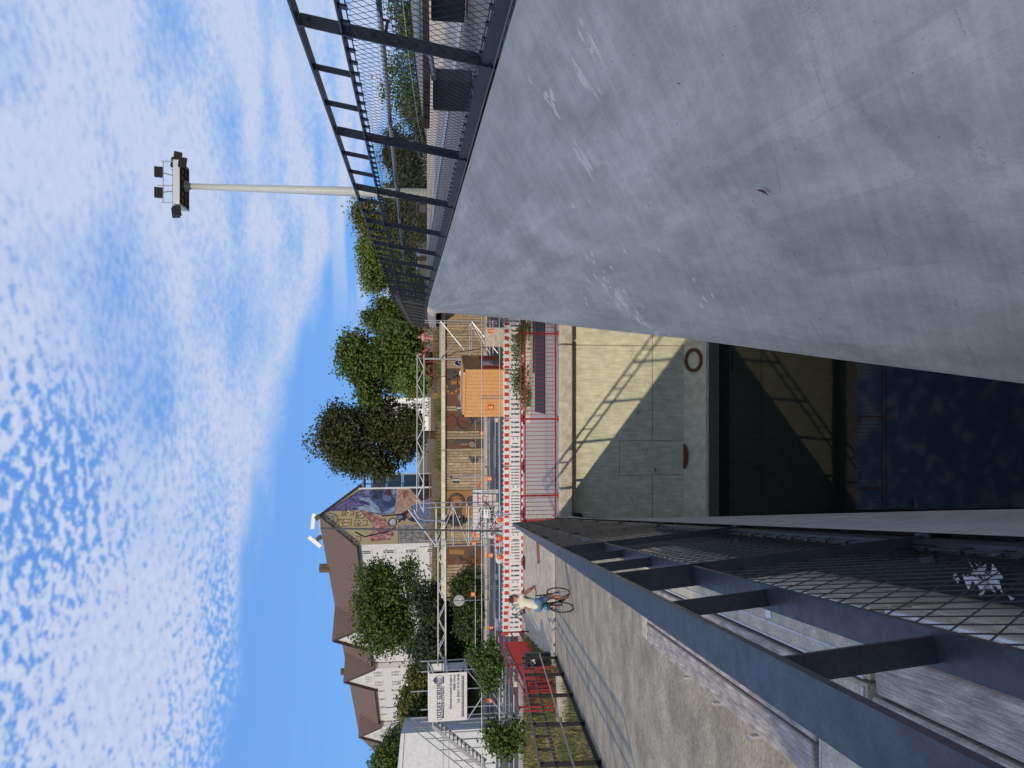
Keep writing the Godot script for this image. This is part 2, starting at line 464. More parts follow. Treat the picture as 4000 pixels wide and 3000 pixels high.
func hull_u(d: float) -> float: return log(d + 1.0) / log(33.0)
func hull_texture() -> ImageTexture:
	var W := 2048
	var HH := 1024
	var acc := PackedFloat32Array()
	acc.resize(W * HH)
	acc.fill(1.0)
	# [frequency, octaves, seed, strength, stretch along, stretch down, sheared]
	for l in [[0.05, 4, 3, 0.040, 1, 14, 1], [0.16, 3, 6, 0.026, 1, 20, 1], [0.006, 5, 7, 0.095, 1, 1, 0], [0.03, 4, 9, 0.045, 1, 1, 0], [0.14, 3, 12, 0.035, 1, 1, 0], [0.5, 2, 8, 0.055, 1, 1, 0]]:
		var im := noise(l[0], l[1], l[2]).get_seamless_image(W / l[4], HH / l[5], false, false, 0.1, true)
		im.resize(W, HH, Image.INTERPOLATE_CUBIC)
		im.convert(Image.FORMAT_L8)
		var d := im.get_data()
		var k: float = l[3] / 127.5
		if l[6] == 0:
			for i in W * HH: acc[i] += (d[i] - 127.5) * k
		else:
			for y in HH:
				var sh := int(y * 0.30)
				for x in W: acc[y * W + x] += (d[y * W + ((x - sh) & 2047)] - 127.5) * k
	var r := RandomNumberGenerator.new()
	r.seed = 77
	# formwork sheets of slightly different tone, with ragged edges
	for q in 60:
		var x0 := r.randi() % W
		var y0 := r.randi() % HH
		var w := r.randi_range(60, 210)
		var h := r.randi_range(90, 330)
		var dv := r.randf_range(-0.05, 0.055)
		var wob := noise(0.03, 3, q)
		for y in range(y0, mini(y0 + h, HH)):
			var s1 := int(wob.get_noise_2d(y, 0) * 9.0)
			var s2 := int(wob.get_noise_2d(y, 50) * 14.0)
			for x in range(maxi(x0 + s1, 0), mini(x0 + w + s2, W)):
				acc[y * W + x] += dv
	# board joints across the slope
	for q in 9:
		var y0 := int(HH * (q + 0.5) / 9.0) + r.randi_range(-8, 8)
		var gap := noise(0.01, 2, 100 + q)
		for x in W:
			var g := gap.get_noise_2d(x, 0)
			if g > -0.1: acc[clampi(y0 + int(g * 4.0), 0, HH - 1) * W + x] *= 1.0 - 0.10 * clampf(g + 0.3, 0.0, 1.0)
	for q in 900:                                     # pores
		var x := r.randi() % W
		var y := r.randi() % HH
		var v := r.randf_range(0.55, 0.95)
		for k in r.randi_range(1, 2):
			acc[y * W + mini(x + k, W - 1)] *= v
			if r.randf() < 0.5: acc[mini(y + 1, HH - 1) * W + mini(x + k, W - 1)] *= v
	for q in 60:                                      # dark rough blots
		var x := r.randi() % W
		var y := r.randi() % HH
		var big := r.randf_range(3.0, 11.0)
		for k in int(big * big * 1.6):
			var xx := clampi(x + int(r.randfn(0, big * 0.6)), 0, W - 1)
			var yy := clampi(y + int(r.randfn(0, big)), 0, HH - 1)
			acc[yy * W + xx] *= 0.90
	for q in 70:                                      # thin dark scratches
		var x := float(r.randi() % W)
		var y := float(r.randi() % HH)
		var sl := r.randf_range(0.1, 0.5)
		for k in r.randi_range(15, 70):
			var xx := int(x + k * sl)
			var yy := int(y) + k
			if xx < W and yy < HH and r.randf() < 0.8: acc[yy * W + xx] *= 0.84
	var out := PackedByteArray()
	out.resize(W * HH * 3)
	for i in W * HH:
		var v := clampf(acc[i], 0.3, 1.25) * 0.81
		out[i * 3] = int(minf(v * 0.985, 1.0) * 255)
		out[i * 3 + 1] = int(minf(v * 1.0, 1.0) * 255)
		out[i * 3 + 2] = int(minf(v * 1.005, 1.0) * 255)
	# pale scuffs where the coating is scraped: [distance, fraction down the face, number, spread along, spread down, length]
	for c in [[3.59, 0.15, 9, 0.05, 0.02, 40], [3.9, 0.17, 8, 0.04, 0.02, 60], [4.48, 0.13, 10, 0.06, 0.02, 40], [4.82, 0.26, 14, 0.05, 0.02, 60], [7.6, 0.80, 34, 0.16, 0.09, 70], [7.2, 0.66, 14, 0.12, 0.06, 50], [6.75, 0.52, 8, 0.2, 0.05, 30], [5.4, 0.76, 6, 0.25, 0.05, 40], [5.3, 0.47, 7, 0.35, 0.07, 26], [8.6, 0.6, 9, 0.5, 0.12, 40]]:
		for q in c[2]:
			var x := hull_u(c[0] + r.randfn(0, c[3])) * W
			var y: float = (c[1] + r.randfn(0, c[4])) * HH
			var n := r.randi_range(int(c[5] * 0.3), c[5])
			var th := r.randf_range(1.2, 6.0)
			var sl := r.randf_range(0.15, 0.32)
			for k in n:
				var ww := maxi(1, int(th * sin(PI * (k + 1.0) / (n + 1)) + r.randf_range(-0.4, 0.6)))
				for t in ww:
					var xx := int(x + k * sl) + t
					var yy := int(y) + k
					if xx >= 0 and xx < W and yy >= 0 and yy < HH and r.randf() < 0.94:
						var o := (yy * W + xx) * 3
						var j := r.randi_range(-10, 8)
						out[o] = 244 + j; out[o + 1] = 246 + j; out[o + 2] = 247 + j
	return ImageTexture.create_from_image(Image.create_from_data(W, HH, false, Image.FORMAT_RGB8, out))

func build_setting() -> void:
	var s: SurfaceTool
	# --- ground beyond the river, road, markings ---
	s = S(); quad(s, Vector3(-500, 0, -21.3), Vector3(-500, 0, -900), Vector3(500, 0, -900), Vector3(500, 0, -21.3))
	structure("ground", s, mats.paving)
	s = S(); box(s, Vector3(-7.3, -0.02, -24.6), Vector3(5.8, 0.056, 6.5))
	structure("path", s, mats.path)
	s = S(); quad(s, Vector3(-200, 0.004, -29.6), Vector3(-200, 0.004, -43.2), Vector3(200, 0.004, -43.2), Vector3(200, 0.004, -29.6))
	structure("road", s, mats.asphalt)
	s = S(); box(s, Vector3(0, 0.06, -43.75), Vector3(400, 0.12, 1.1))
	structure("kerb", s, mats.coping)
	for q in [[-32.6, 0.12, 0], [-34.6, 0.12, 1], [-37.0, 0.14, 0], [-39.2, 0.12, 1], [-41.6, 0.22, 0]]:
		if q[2] == 0:
			s = S(); box(s, Vector3(0, 0.008, q[0]), Vector3(160, 0.004, q[1]))
			var o := structure("lane_marking", s, mats.line_paint)
		else:
			s = S()
			for k in 26: box(s, Vector3(-52 + k * 4.0, 0.008, q[0]), Vector3(2.1, 0.004, q[1]))
			structure("lane_marking", s, mats.line_paint)
	# dark strips let into the paving behind the red railing
	var a := on_level(2130, 1617)
	var b := on_level(2092, 1614)
	s = S(); box(s, Vector3((a.x + 7.0) / 2, 0.012, (a.z + b.z) / 2), Vector3(7.0 - a.x, 0.024, a.z - b.z))
	structure("asphalt_strip", s, mats.dark_asphalt)
	a = on_level(2086, 1455)
	s = S(); box(s, Vector3(a.x + 1.0, 0.012, a.z), Vector3(2.0, 0.024, 0.32))
	structure("asphalt_strip", s, mats.dark_asphalt)
	s = S(); box(s, Vector3(3.0, 0.09, -26.55), Vector3(9.0, 0.18, 0.22))
	structure("kerb", s, mats.coping)
	# slabs of the paving: joints are real gaps between raised slabs, as far as they can be told apart
	# --- upper terrain behind the retaining wall ---
	s = S()
	quad(s, Vector3(-13.5, 2.5, -44.9), Vector3(-30, 2.3, -260), Vector3(300, 2.3, -260), Vector3(300, 2.5, -44.9))
	quad(s, Vector3(-13.5, 2.5, -44.9), Vector3(-13.5, 0.0, -44.6), Vector3(-16.0, 0.0, -46.0), Vector3(-16.0, 2.0, -56.0))
	quad(s, Vector3(-16.0, 2.0, -56.0), Vector3(-16.0, 0.0, -46.0), Vector3(-300, 0.0, -46.0), Vector3(-300, 2.0, -60.0))
	quad(s, Vector3(-13.5, 2.5, -44.9), Vector3(-16.0, 2.0, -56.0), Vector3(-300, 2.0, -60.0), Vector3(-30, 2.3, -260))
	quad(s, Vector3(-30, 2.3, -260), Vector3(-300, 2.0, -60), Vector3(-700, 2.0, -900), Vector3(700, 2.0, -900))
	tri(s, Vector3(-30, 2.3, -260), Vector3(700, 2.0, -900), Vector3(300, 2.3, -260))
	structure("terrain", s, mats.grass_soil)
	# --- river ---
	s = S(); quad(s, Vector3(-60, -6.6, 40), Vector3(-60, -6.6, -20.9), Vector3(60, -6.6, -20.9), Vector3(60, -6.6, 40))
	structure("river_bed", s, mats.wet_stone)
	var wm := StandardMaterial3D.new()
	wm.albedo_color = Color(0.010, 0.013, 0.011, 0.80).linear_to_srgb()
	wm.albedo_color.a = 0.98
	wm.transparency = BaseMaterial3D.TRANSPARENCY_ALPHA
	wm.roughness = 0.03
	wm.metallic_specular = 0.22
	wm.uv1_triplanar = true
	wm.uv1_world_triplanar = true
	wm.uv1_scale = Vector3.ONE / 3.0
	wm.normal_enabled = true
	wm.normal_texture = bump_tex("ripples", 256, 0.02, 2, 1.2, 1, 1)
	wm.normal_scale = 0.02
	s = S(); quad(s, Vector3(-60, -4.8, 40), Vector3(-60, -4.8, -20.42), Vector3(60, -4.8, -20.42), Vector3(60, -4.8, 40))
	structure("water", s, wm)
	# --- grass bank beside the ramp ---
	s = S()
	var g0 := []
	for d in [21.6, 16.0, 10.0, 2.0]:
		g0.append(ramp(d, -4.35, 0.0))
	for k in 3:
		var p: Vector3 = g0[k]
		var q: Vector3 = g0[k + 1]
		quad(s, Vector3(p.x, 0.01 if k == 0 else -0.25, p.z), Vector3(-80, 0.01 if k == 0 else -0.3, p.z), Vector3(-80, -0.3, q.z), Vector3(q.x, -0.25, q.z))
	quad(s, Vector3(-9.9, 0.02, -28.0), Vector3(-80, 0.02, -28.0), Vector3(-80, 0.012, -21.6), Vector3(-8.7, 0.012, -21.6))
	structure("grass_bank", s, mats.grass_soil)

func build_bridges() -> void:
	var s: SurfaceTool
	# --- descending ramp ---
	var t := thing("pedestrian_ramp", "sloping concrete footbridge ramp that the cyclist rides, with smooth grey outer face", "ramp")
	s = S()
	var ds := [-8.0, -3.0, 0.0, 3.0, 7.6, 11.0, 16.5, 20.0, 21.38]
	for k in ds.size() - 1:
		quad(s, ramp(ds[k]), ramp(ds[k], -4.35), ramp(ds[k + 1], -4.35), ramp(ds[k + 1]))
	obj("deck", s, mats.ramp, t)
	s = S(true)
	var foot := [[-8.0, 0.0, 0.0]]
	for r in [[4000.0, 1986.0, 2.95], [2796.0, 2018.0, 7.6], [2500.0, 2024.0, 11.0], [2316.0, 2027.0, 16.5]]:
		var p := at_depth(r[0], r[1], r[2])
		foot.append([r[2], p.x, p.y])
	foot[0] = [-8.0, 1.4, 2.65]
	foot.append([21.2, -4.02, -0.42])
	var fp := func(d: float) -> Vector3:
		var q := pick(foot, d)
		return Vector3(q.x, q.y, -d)
	for k in 30:
		var d0 := -8.0 + 29.2 * k / 30.0
		var d1 := -8.0 + 29.2 * (k + 1) / 30.0
		quad(s, ramp(d0, 0.05, -0.01), ramp(d1, 0.05, -0.01), fp.call(d1), fp.call(d0))
	obj("outer_face", s, mats.side, t)
	s = S()
	for k in 30:
		var d0 := -8.0 + 29.2 * k / 30.0
		var d1 := -8.0 + 29.2 * (k + 1) / 30.0
		var a: Vector3 = fp.call(d0)
		var b: Vector3 = fp.call(d1)
		quad(s, a, b, Vector3(ramp(d1, -4.35).x, b.y, -d1), Vector3(ramp(d0, -4.35).x, a.y, -d0))
		quad(s, ramp(d0, -4.35), ramp(d1, -4.35), Vector3(ramp(d1, -4.35).x, b.y, -d1), Vector3(ramp(d0, -4.35).x, a.y, -d0))
		if d0 > -1.0 and d0 < 21.0:                     # unseen wall added under the deck, set back, to shade the river wall
			var m := [Vector3(ramp(d0, -0.7).x, -6.6, -d0), Vector3(ramp(d0, -1.2).x, -6.6, -d0), Vector3(ramp(d1, -1.2).x, -6.6, -d1), Vector3(ramp(d1, -0.7).x, -6.6, -d1)]
			var u := []
			for v in m: u.append(Vector3(v.x, minf(a.y, b.y) + 0.02, v.z))
			hexa(s, m + u)
	obj("underside", s, mats.side, t)
	s = S(); box(s, ramp(21.44, -2.17, 0.0), Vector3(4.5, 0.02, 0.10), Basis(Vector3.UP, 0.0))
	obj("expansion_joint", s, mats.steel_dark, t)
	# pale upstand beyond the joint
	s = S(); bevel_box(s, Vector3(-6.6, 0.03, -21.68), Vector3(5.0, 0.05, 0.30), 0.01)
	tag(obj("threshold_slab", s, mats.coping), "pale worn concrete strip across the foot of the ramp", "threshold")
	# rusty cover plate
	s = S()
	var c := [on_level(2093, 2115, 0.03), on_level(2110, 2130, 0.03), on_level(2110, 2216, 0.03), on_level(2100, 2160, 0.03)]
	var pc := on_level(2101, 2158, 0.03)
	box(s, Vector3(pc.x, 0.021, pc.z), Vector3(0.75, 0.026, 0.5), Basis(Vector3.UP, 0.35))
	tag(obj("cover_plate", s, mats.rust_plate), "flat rusty brown steel plate lying on the path", "steel plate")

	# --- upper promenade with its twisted outer face ---
	t = thing("promenade_bridge", "wide upper promenade bridge with a huge leaning grey concrete flank", "bridge")
	var hm := StandardMaterial3D.new()
	hm.albedo_color = Color(1.0, 0.93, 0.83)
	hm.albedo_texture = hull_texture()
	hm.roughness = 0.62
	hm.normal_enabled = true
	hm.normal_texture = bump_tex("bump_hull", 512, 0.05, 5, 2.0, 3, 1)
	hm.normal_scale = 0.12
	hm.cull_mode = BaseMaterial3D.CULL_DISABLED
	s = S(true)
	var n := 64
	var m := 10
	var P := func(i: int, j: int) -> Vector3:
		var d := exp(log(33.0) * i / n) - 1.0
		var a := deck_edge(d, 0.0, -0.02)
		var b := hull_foot(d)
		var f := float(j) / m
		var p := a.lerp(b, f)
		var nrm := Vector3(-(a.y - b.y), a.x - b.x, 0).normalized()
		p += nrm * 0.05 * sin(PI * f)                   # slightly full
		if j == m - 1: p += nrm * 0.02
		return p
	for i in n:
		for j in m:
			var p := [P.call(i, j), P.call(i + 1, j), P.call(i + 1, j + 1), P.call(i, j + 1)]
			var uv := [Vector2(float(i) / n, float(j) / m), Vector2((i + 1.0) / n, float(j) / m), Vector2((i + 1.0) / n, (j + 1.0) / m), Vector2(float(i) / n, (j + 1.0) / m)]
			quad_uv(s, p, uv)
	s.generate_normals()
	s.generate_tangents()
	var me := s.commit()
	me.surface_set_material(0, hm)
	put("flank", me, t)
	s = S()
	for k in n:                                         # soffit
		var a: Vector3 = P.call(k, m)
		var b: Vector3 = P.call(k + 1, m)
		quad(s, a, b, Vector3(9.0, b.y, b.z), Vector3(9.0, a.y, a.z))
	obj("soffit", s, mats.side, t)
	# deck surfaces and far fascia
	var far := [-12.0, -4.0, 0.0, 4.0, 10.0, 18.0, 26.0, 30.0, 36.0, 40.0, 44.0, 50.0, 60.0, 86.0, 104.0]
	s = S()
	for k in far.size() - 1: quad(s, deck_edge(far[k]), deck_edge(far[k + 1]), deck_edge(far[k + 1], 1.72), deck_edge(far[k], 1.72))
	obj("edge_strip", s, mats.deck_strip, t)
	s = S()
	for k in far.size() - 1: quad(s, deck_edge(far[k], 1.72, 0.012), deck_edge(far[k + 1], 1.72, 0.012), deck_edge(far[k + 1], 1.98, 0.012), deck_edge(far[k], 1.98, 0.012))
	obj("pale_strip", s, mats.white_strip, t)
	s = S()
	for k in far.size() - 1: quad(s, deck_edge(far[k], 1.98), deck_edge(far[k + 1], 1.98), deck_edge(far[k + 1], 14.0), deck_edge(far[k], 14.0))
	obj("deck", s, mats.deck, t)
	s = S()
	for k in range(7, far.size() - 1):
		quad(s, deck_edge(far[k], 0, -0.01), deck_edge(far[k + 1], 0, -0.01), deck_edge(far[k + 1], 0, -0.42), deck_edge(far[k], 0, -0.42))
		quad(s, deck_edge(far[k], 0, -0.42), deck_edge(far[k + 1], 0, -0.42), deck_edge(far[k + 1], 14, -0.5), deck_edge(far[k], 14, -0.5))
	obj("fascia", s, mats.side, t)
	# low wall on the far side of the deck
	s = S()
	for k in range(1, 12):
		var h0: float = lerpf(0.78, 0.25, clampf((far[k] - 24.0) / 26.0, 0.0, 1.0))
		var h1: float = lerpf(0.78, 0.25, clampf((far[k + 1] - 24.0) / 26.0, 0.0, 1.0))
		var p0 := deck_edge(far[k], 12.6)
		var p1 := deck_edge(far[k + 1], 12.6)
		hexa(s, [p0, p0 + Vector3(0.25, 0, 0), p1 + Vector3(0.25, 0, 0), p1, p0 + Vector3(0, h0, 0), p0 + Vector3(0.25, h0, 0), p1 + Vector3(0.25, h1, 0), p1 + Vector3(0, h1, 0)])
	tag(obj("parapet_wall", s, mats.parapet), "low blue-grey concrete wall along the far side of the promenade deck", "wall")

	# dry leaves lying on the slope
	for q in [[3.3, 0.538, 0.046, "curled dry brown leaf lying on the leaning concrete flank", 0.9], [5.3, 0.63, 0.034, "pale cigarette end lying on the leaning concrete flank", 0.2], [3.16, 0.319, 0.014, "tiny brown leaf scrap near the top of the leaning flank", 0.5]]:
		var dn := Vector3(-0.75, 0.66, 0).normalized()
		var lp := deck_edge(q[0]).lerp(hull_foot(q[0]), q[1]) + dn * (0.05 * sin(PI * q[1]) + 0.009)
		var ax: Vector3 = Vector3(0.66, 0.75, 0) * 0.8 + Vector3(0, 0, -0.6) * q[4]
		ax = ax.normalized()
		s = S()
		for i in 5:
			var w0: float = q[2] * 0.28 * sin(PI * (i + 0.3) / 5.6)
			var w1: float = q[2] * 0.28 * sin(PI * (i + 1.3) / 5.6)
			var c0: Vector3 = lp + ax * q[2] * (i / 5.0 - 0.5) * 1.5 + dn * 0.004 * absf(i - 2.5)
			var c1: Vector3 = lp + ax * q[2] * ((i + 1) / 5.0 - 0.5) * 1.5 + dn * 0.004 * absf(i - 1.5)
			var sd: Vector3 = ax.cross(dn)
			quad(s, c0 - sd * w0, c0 + sd * w0, c1 + sd * w1, c1 - sd * w1)
		tag(obj("dry_leaf", s, mat("pale_leaf", Color(0.5, 0.42, 0.3), 0.8) if q[4] == 0.2 else mat("dry_leaf", Color(0.13, 0.055, 0.03), 0.8)), q[3], "litter")
	# --- abutment below the red railing ---
	t = thing("bridge_abutment", "beige concrete river wall with a flush door and thin joints below the red railing", "wall")
	var z := -21.3
	s = S(); box(s, Vector3(1.5, -2.95, z - 0.22), Vector3(17.0, 5.4, 0.4))
	obj("backing", s, mats.abutment, t)
	var ps := [
		PackedVector2Array([Vector2(-7, -0.5), Vector2(1.18, -0.5), Vector2(1.18, -3.0), Vector2(-1.74, -3.0), Vector2(-1.74, -1.96), Vector2(-2.83, -1.96), Vector2(-2.83, -3.0), Vector2(-7, -3.0)]),
		PackedVector2Array([Vector2(-7, -3.025), Vector2(-2.83, -3.025), Vector2(-2.83, -4.3), Vector2(-7, -4.3)]),
		PackedVector2Array([Vector2(-1.74, -3.025), Vector2(1.18, -3.025), Vector2(1.18, -4.3), Vector2(-1.74, -4.3)]),
		PackedVector2Array([Vector2(1.215, -0.5), Vector2(10, -0.5), Vector2(10, -3.0), Vector2(1.215, -3.0)]),
		PackedVector2Array([Vector2(1.215, -3.025), Vector2(10, -3.025), Vector2(10, -4.3), Vector2(1.215, -4.3)])]
	for p in ps:
		s = S(); p.reverse(); prism(s, p, Vector3(0, 0, z - 0.02), Vector3.RIGHT, Vector3.UP, 0.06)
		obj("panel", s, mats.abutment, t)
	s = S(); bevel_box(s, Vector3(-2.285, -3.12, z - 0.0), Vector3(1.06, 2.29, 0.06), 0.006)
	var dr := obj("door", s, mats.abutment, t)
	s = S(); box(s, Vector3(-2.65, -3.1, z + 0.045), Vector3(0.12, 0.02, 0.03))
	obj("handle", s, mats.steel_dark, dr)
	# coping with a shadow gap
	var xs := [-4.05, 1.18, 1.215, 9.5]
	for k in [0, 2]:
		s = S(); bevel_box(s, Vector3((xs[k] + xs[k + 1]) / 2, -0.20, z + 0.15), Vector3(xs[k + 1] - xs[k], 0.40, 0.62), 0.03)
		obj("coping", s, mats.coping, t)
	s = S(); bevel_box(s, Vector3(-4.4, -0.24, z + 0.16), Vector3(0.62, 0.50, 0.66), 0.02)
	obj("end_block", s, mats.coping, t)
	# sloping ledge at the foot
	s = S()
	hexa(s, [Vector3(-60, -6.8, -20.4), Vector3(60, -6.8, -20.4), Vector3(60, -6.8, -21.3), Vector3(-60, -6.8, -21.3), Vector3(-60, -4.40, -20.4), Vector3(60, -4.40, -20.4), Vector3(60, -4.02, -21.3), Vector3(-60, -4.02, -21.3)])
	obj("ledge", s, mats.ledge, t)
	s = S(); box(s, Vector3(0.5, -4.63, -20.385), Vector3(19, 0.30, 0.03))
	obj("wet_band", s, mats.wet_stone, t)
	# submerged footing stones with a curved end
	var fs := thing("stone_footing", "rough stone footing with a curved end just under the dark water", "footing")
	rng.seed = 5
	var x := -1.9
	while x < 4.5:
		var w := rng.randf_range(0.45, 0.8)
		var h := clampf((x + 2.0) * 0.55, 0.08, 0.75)
		s = S(); bevel_box(s, Vector3(x + w / 2, -4.86 - h / 2, -20.28 + rng.randf() * 0.03), Vector3(w - 0.02, h, 0.22), 0.025)
		obj("stone", s, mats.ledge, fs)
		x += w
	# rust ring and rust stain plate on the ledge
	s = S()
	var rc := at_depth(2711, 1407, 20.85)
	var ey := Vector3(0, 0.38, -0.9).normalized()
	ring_band(s, Vector3(rc.x, -4.19, -20.86), 0.27, 0.37, 0, TAU, 24, 0.03, Vector3.RIGHT, ey)
	tag(obj("manhole_ring", s, mats.rust), "rusty round manhole rim set in the ledge below the river wall", "manhole")
	s = S()
	ring_band(s, Vector3(-2.25, -4.0, -21.22), 0.02, 0.40, -PI, 0, 14, 0.008, Vector3.RIGHT, Vector3(0, 0.38, -0.9).normalized() * 0.5)
	tag(obj("rust_patch", s, mats.rust), "half round rust stain at the foot of the flush door", "stain")
	# scribbled tags on the wall
	rng.seed = 61
	for q in [[2468, 1379, 0.34, 9, "scribbled purple tag high on the lit part of the river wall"], [2494, 1614, 0.16, 6, "small dark tag with an arrow between wall joint and door"], [2522, 1766, 0.18, 6, "faint grey tag scribbled on the flush door"], [2468, 1952, 0.24, 8, "wavy dark tag near the ramp end of the river wall"]]:
		s = S()
		var g0 := at_depth(q[0], q[1], 21.24)
		var prev := Vector3(g0.x - q[2] / 2, g0.y, z + 0.043)
		for i in q[3]:
			var nx := Vector3(g0.x - q[2] / 2 + q[2] * (i + 1) / q[3] + rng.randf_range(-0.03, 0.03), g0.y + rng.randf_range(-0.09, 0.09), z + 0.043)
			bar(s, prev, nx, 0.009, 0.004, Vector3.BACK)
			prev = nx
		tag(obj("graffiti_tag", s, mat("marker", Color(0.20, 0.17, 0.22), 0.7)), q[4], "graffiti")
	# black cable boxes under the coping by the ramp
	s = S()
	for q in [[-4.05, -0.62], [-4.3, -0.68], [-4.55, -0.78]]: box(s, Vector3(q[0], q[1], z + 0.2), Vector3(0.22, 0.22, 0.25))
	tag(obj("bearing_block", s, mats.black), "stepped black bearing under the end of the ramp", "bearing")

# ---------- steel fences ----------
var clip_mesh := {}
# base: Callable(d) -> point on the edge; lean: sideways offset of the top per metre of height; side: +1 deck lies at +x, -1 at -x
func mesh_fence(t: Node3D, base: Callable, ds: Array, high: float, lean: float, side: float, o := {}) -> void:
	var up := Vector3(lean, 1.0, 0).normalized()
	var length := high * sqrt(1.0 + lean * lean)
	var m: Material = o.get("mat", mats.steel_dark)
	var rail2: float = o.get("rail2", 0.78)
	var detail: float = o.get("detail", 60.0)
	var wire_r: float = o.get("wire", 0.0016)
	var deep: float = o.get("deep", 0.085)
	for k in ds.size():
		var p: Vector3 = base.call(ds[k])
		var q := p + up * length
		var nxt: Vector3 = base.call(ds[mini(k + 1, ds.size() - 1)])
		var prv: Vector3 = base.call(ds[maxi(k - 1, 0)])
		var along := (nxt - prv).normalized()
		var out := along.cross(up).normalized()             # across the fence
		if out.x * side < 0: out = -out
		# post: flat plate set across the fence
		var s := S()
		bar(s, p - up * 0.10, q - up * 0.012, 0.014, deep, out)
		obj("post", s, m, t)
		s = S()
		box(s, p + up * 0.02 + out * 0.01, Vector3(0.10, 0.012, 0.12), Basis(along, up, along.cross(up)))
		obj("base_plate", s, m, t)
		if -p.z < 20.0:
			for h in [0.10, 0.62, 0.95]:
				s = S()
				box(s, p + up * (length * h) - along * 0.012 + out * 0.02, Vector3(0.022, 0.022, 0.022), Basis(along, up, along.cross(up)))
				obj("bolt", s, m, t)
		if k == ds.size() - 1: break
		var p1 := nxt
		var q1 := p1 + up * length
		# rails
		s = S(); bar(s, q + along * 0.004, q1 - along * 0.004, 0.014, deep, out)
		obj("top_rail", s, m, t)
		var a := p + up * length * rail2
		var b := p1 + up * length * rail2
		s = S(); bar(s, a, b, 0.012, deep * 0.85, out)
		obj("second_rail", s, m, t)
		s = S(); bar(s, p + up * 0.03 - out * 0.02, p1 + up * 0.03 - out * 0.02, 0.014, 0.10, up)
		bar(s, p + up * 0.085, p1 + up * 0.085, 0.008, 0.02, out)
		obj("bottom_rail", s, m, t)
		for f in o.get("sticks", [1.0 / 3.0, 2.0 / 3.0]):
			s = S(); bar(s, a.lerp(b, f), q.lerp(q1, f), 0.010, deep * 0.55, out)
			obj("baluster", s, m, t)
		# woven wire between bottom and second rail
		var bay := (p1 - p).length()
		if -p.z < detail and o.get("wires", true):
			var ws := S()
			var lo := 0.10
			var hi := length * rail2 - 0.05
			var hh := hi - lo
			var pitch: float = o.get("pitch", 0.075)
			if -p.z > 14.0: pitch *= 1.5
			var run := hh * 0.85                             # sideways run of one wire over the full height
			var x := -run
			while x < bay:
				for g in [1.0, -1.0]:
					var x0 := x
					var x1 := x + run
					var y0 := lo if g > 0 else hi
					var y1 := hi if g > 0 else lo
					if x0 < 0: y0 = lerpf(y0, y1, -x0 / run); x0 = 0.0
					if x1 > bay: y1 = lerpf(y0, y1, (bay - x0) / (x1 - x0)); x1 = bay
					if x1 - x0 > 0.01:
						var w0 := p + along * x0 + up * y0
						var w1 := p + along * x1 + up * y1
						tube(ws, w0, w1, wire_r, wire_r, 3, false)
				x += pitch
			for e in [lo, hi]: tube(ws, p + up * e, p1 + up * e, 0.004, 0.004, 4, false)
			obj("wire_mesh", ws, mats.steel_black, t)
			var nn := maxi(1, int(bay / 0.21))
			var fb := Basis(along, up, along.cross(up))
			if not clip_mesh.has(m):
				var c1 := S(); box(c1, Vector3.ZERO, Vector3(0.05, 0.06, 0.016))
				clip_mesh[m] = mesh_of(c1, m)
			if -p.z < 12.0:
				for c in nn:
					var w := p.lerp(p1, (c + 0.5) / nn)
					put("clip", clip_mesh[m], t, Transform3D(fb, w + up * (hi + 0.02)))
					put("clip", clip_mesh[m], t, Transform3D(fb, w + up * (lo - 0.02)))
			else:
				var cs := S()
				for c in nn:
					var w := p.lerp(p1, (c + 0.5) / nn)
					box(cs, w + up * (hi + 0.02), Vector3(0.05, 0.06, 0.016), fb)
					box(cs, w + up * (lo - 0.02), Vector3(0.05, 0.06, 0.016), fb)
				tag(obj("clips", cs, m, t), "", "", "", "stuff")
		if o.has("handrail"):
			var hr: float = o.handrail
			s = S(); tube(s, p + up * length * hr + out * 0.12, p1 + up * length * hr + out * 0.12, 0.021, 0.021, 8)
			obj("handrail", s, mats.stainless, t)
			s = S(); bar(s, p + up * (length * hr - 0.05) + out * 0.03, p + up * (length * hr - 0.05) + out * 0.12, 0.014, 0.02)
			bar(s, p + up * (length * hr - 0.06) + out * 0.12, p + up * (length * hr - 0.015) + out * 0.12, 0.014, 0.014)
			obj("bracket", s, m, t)

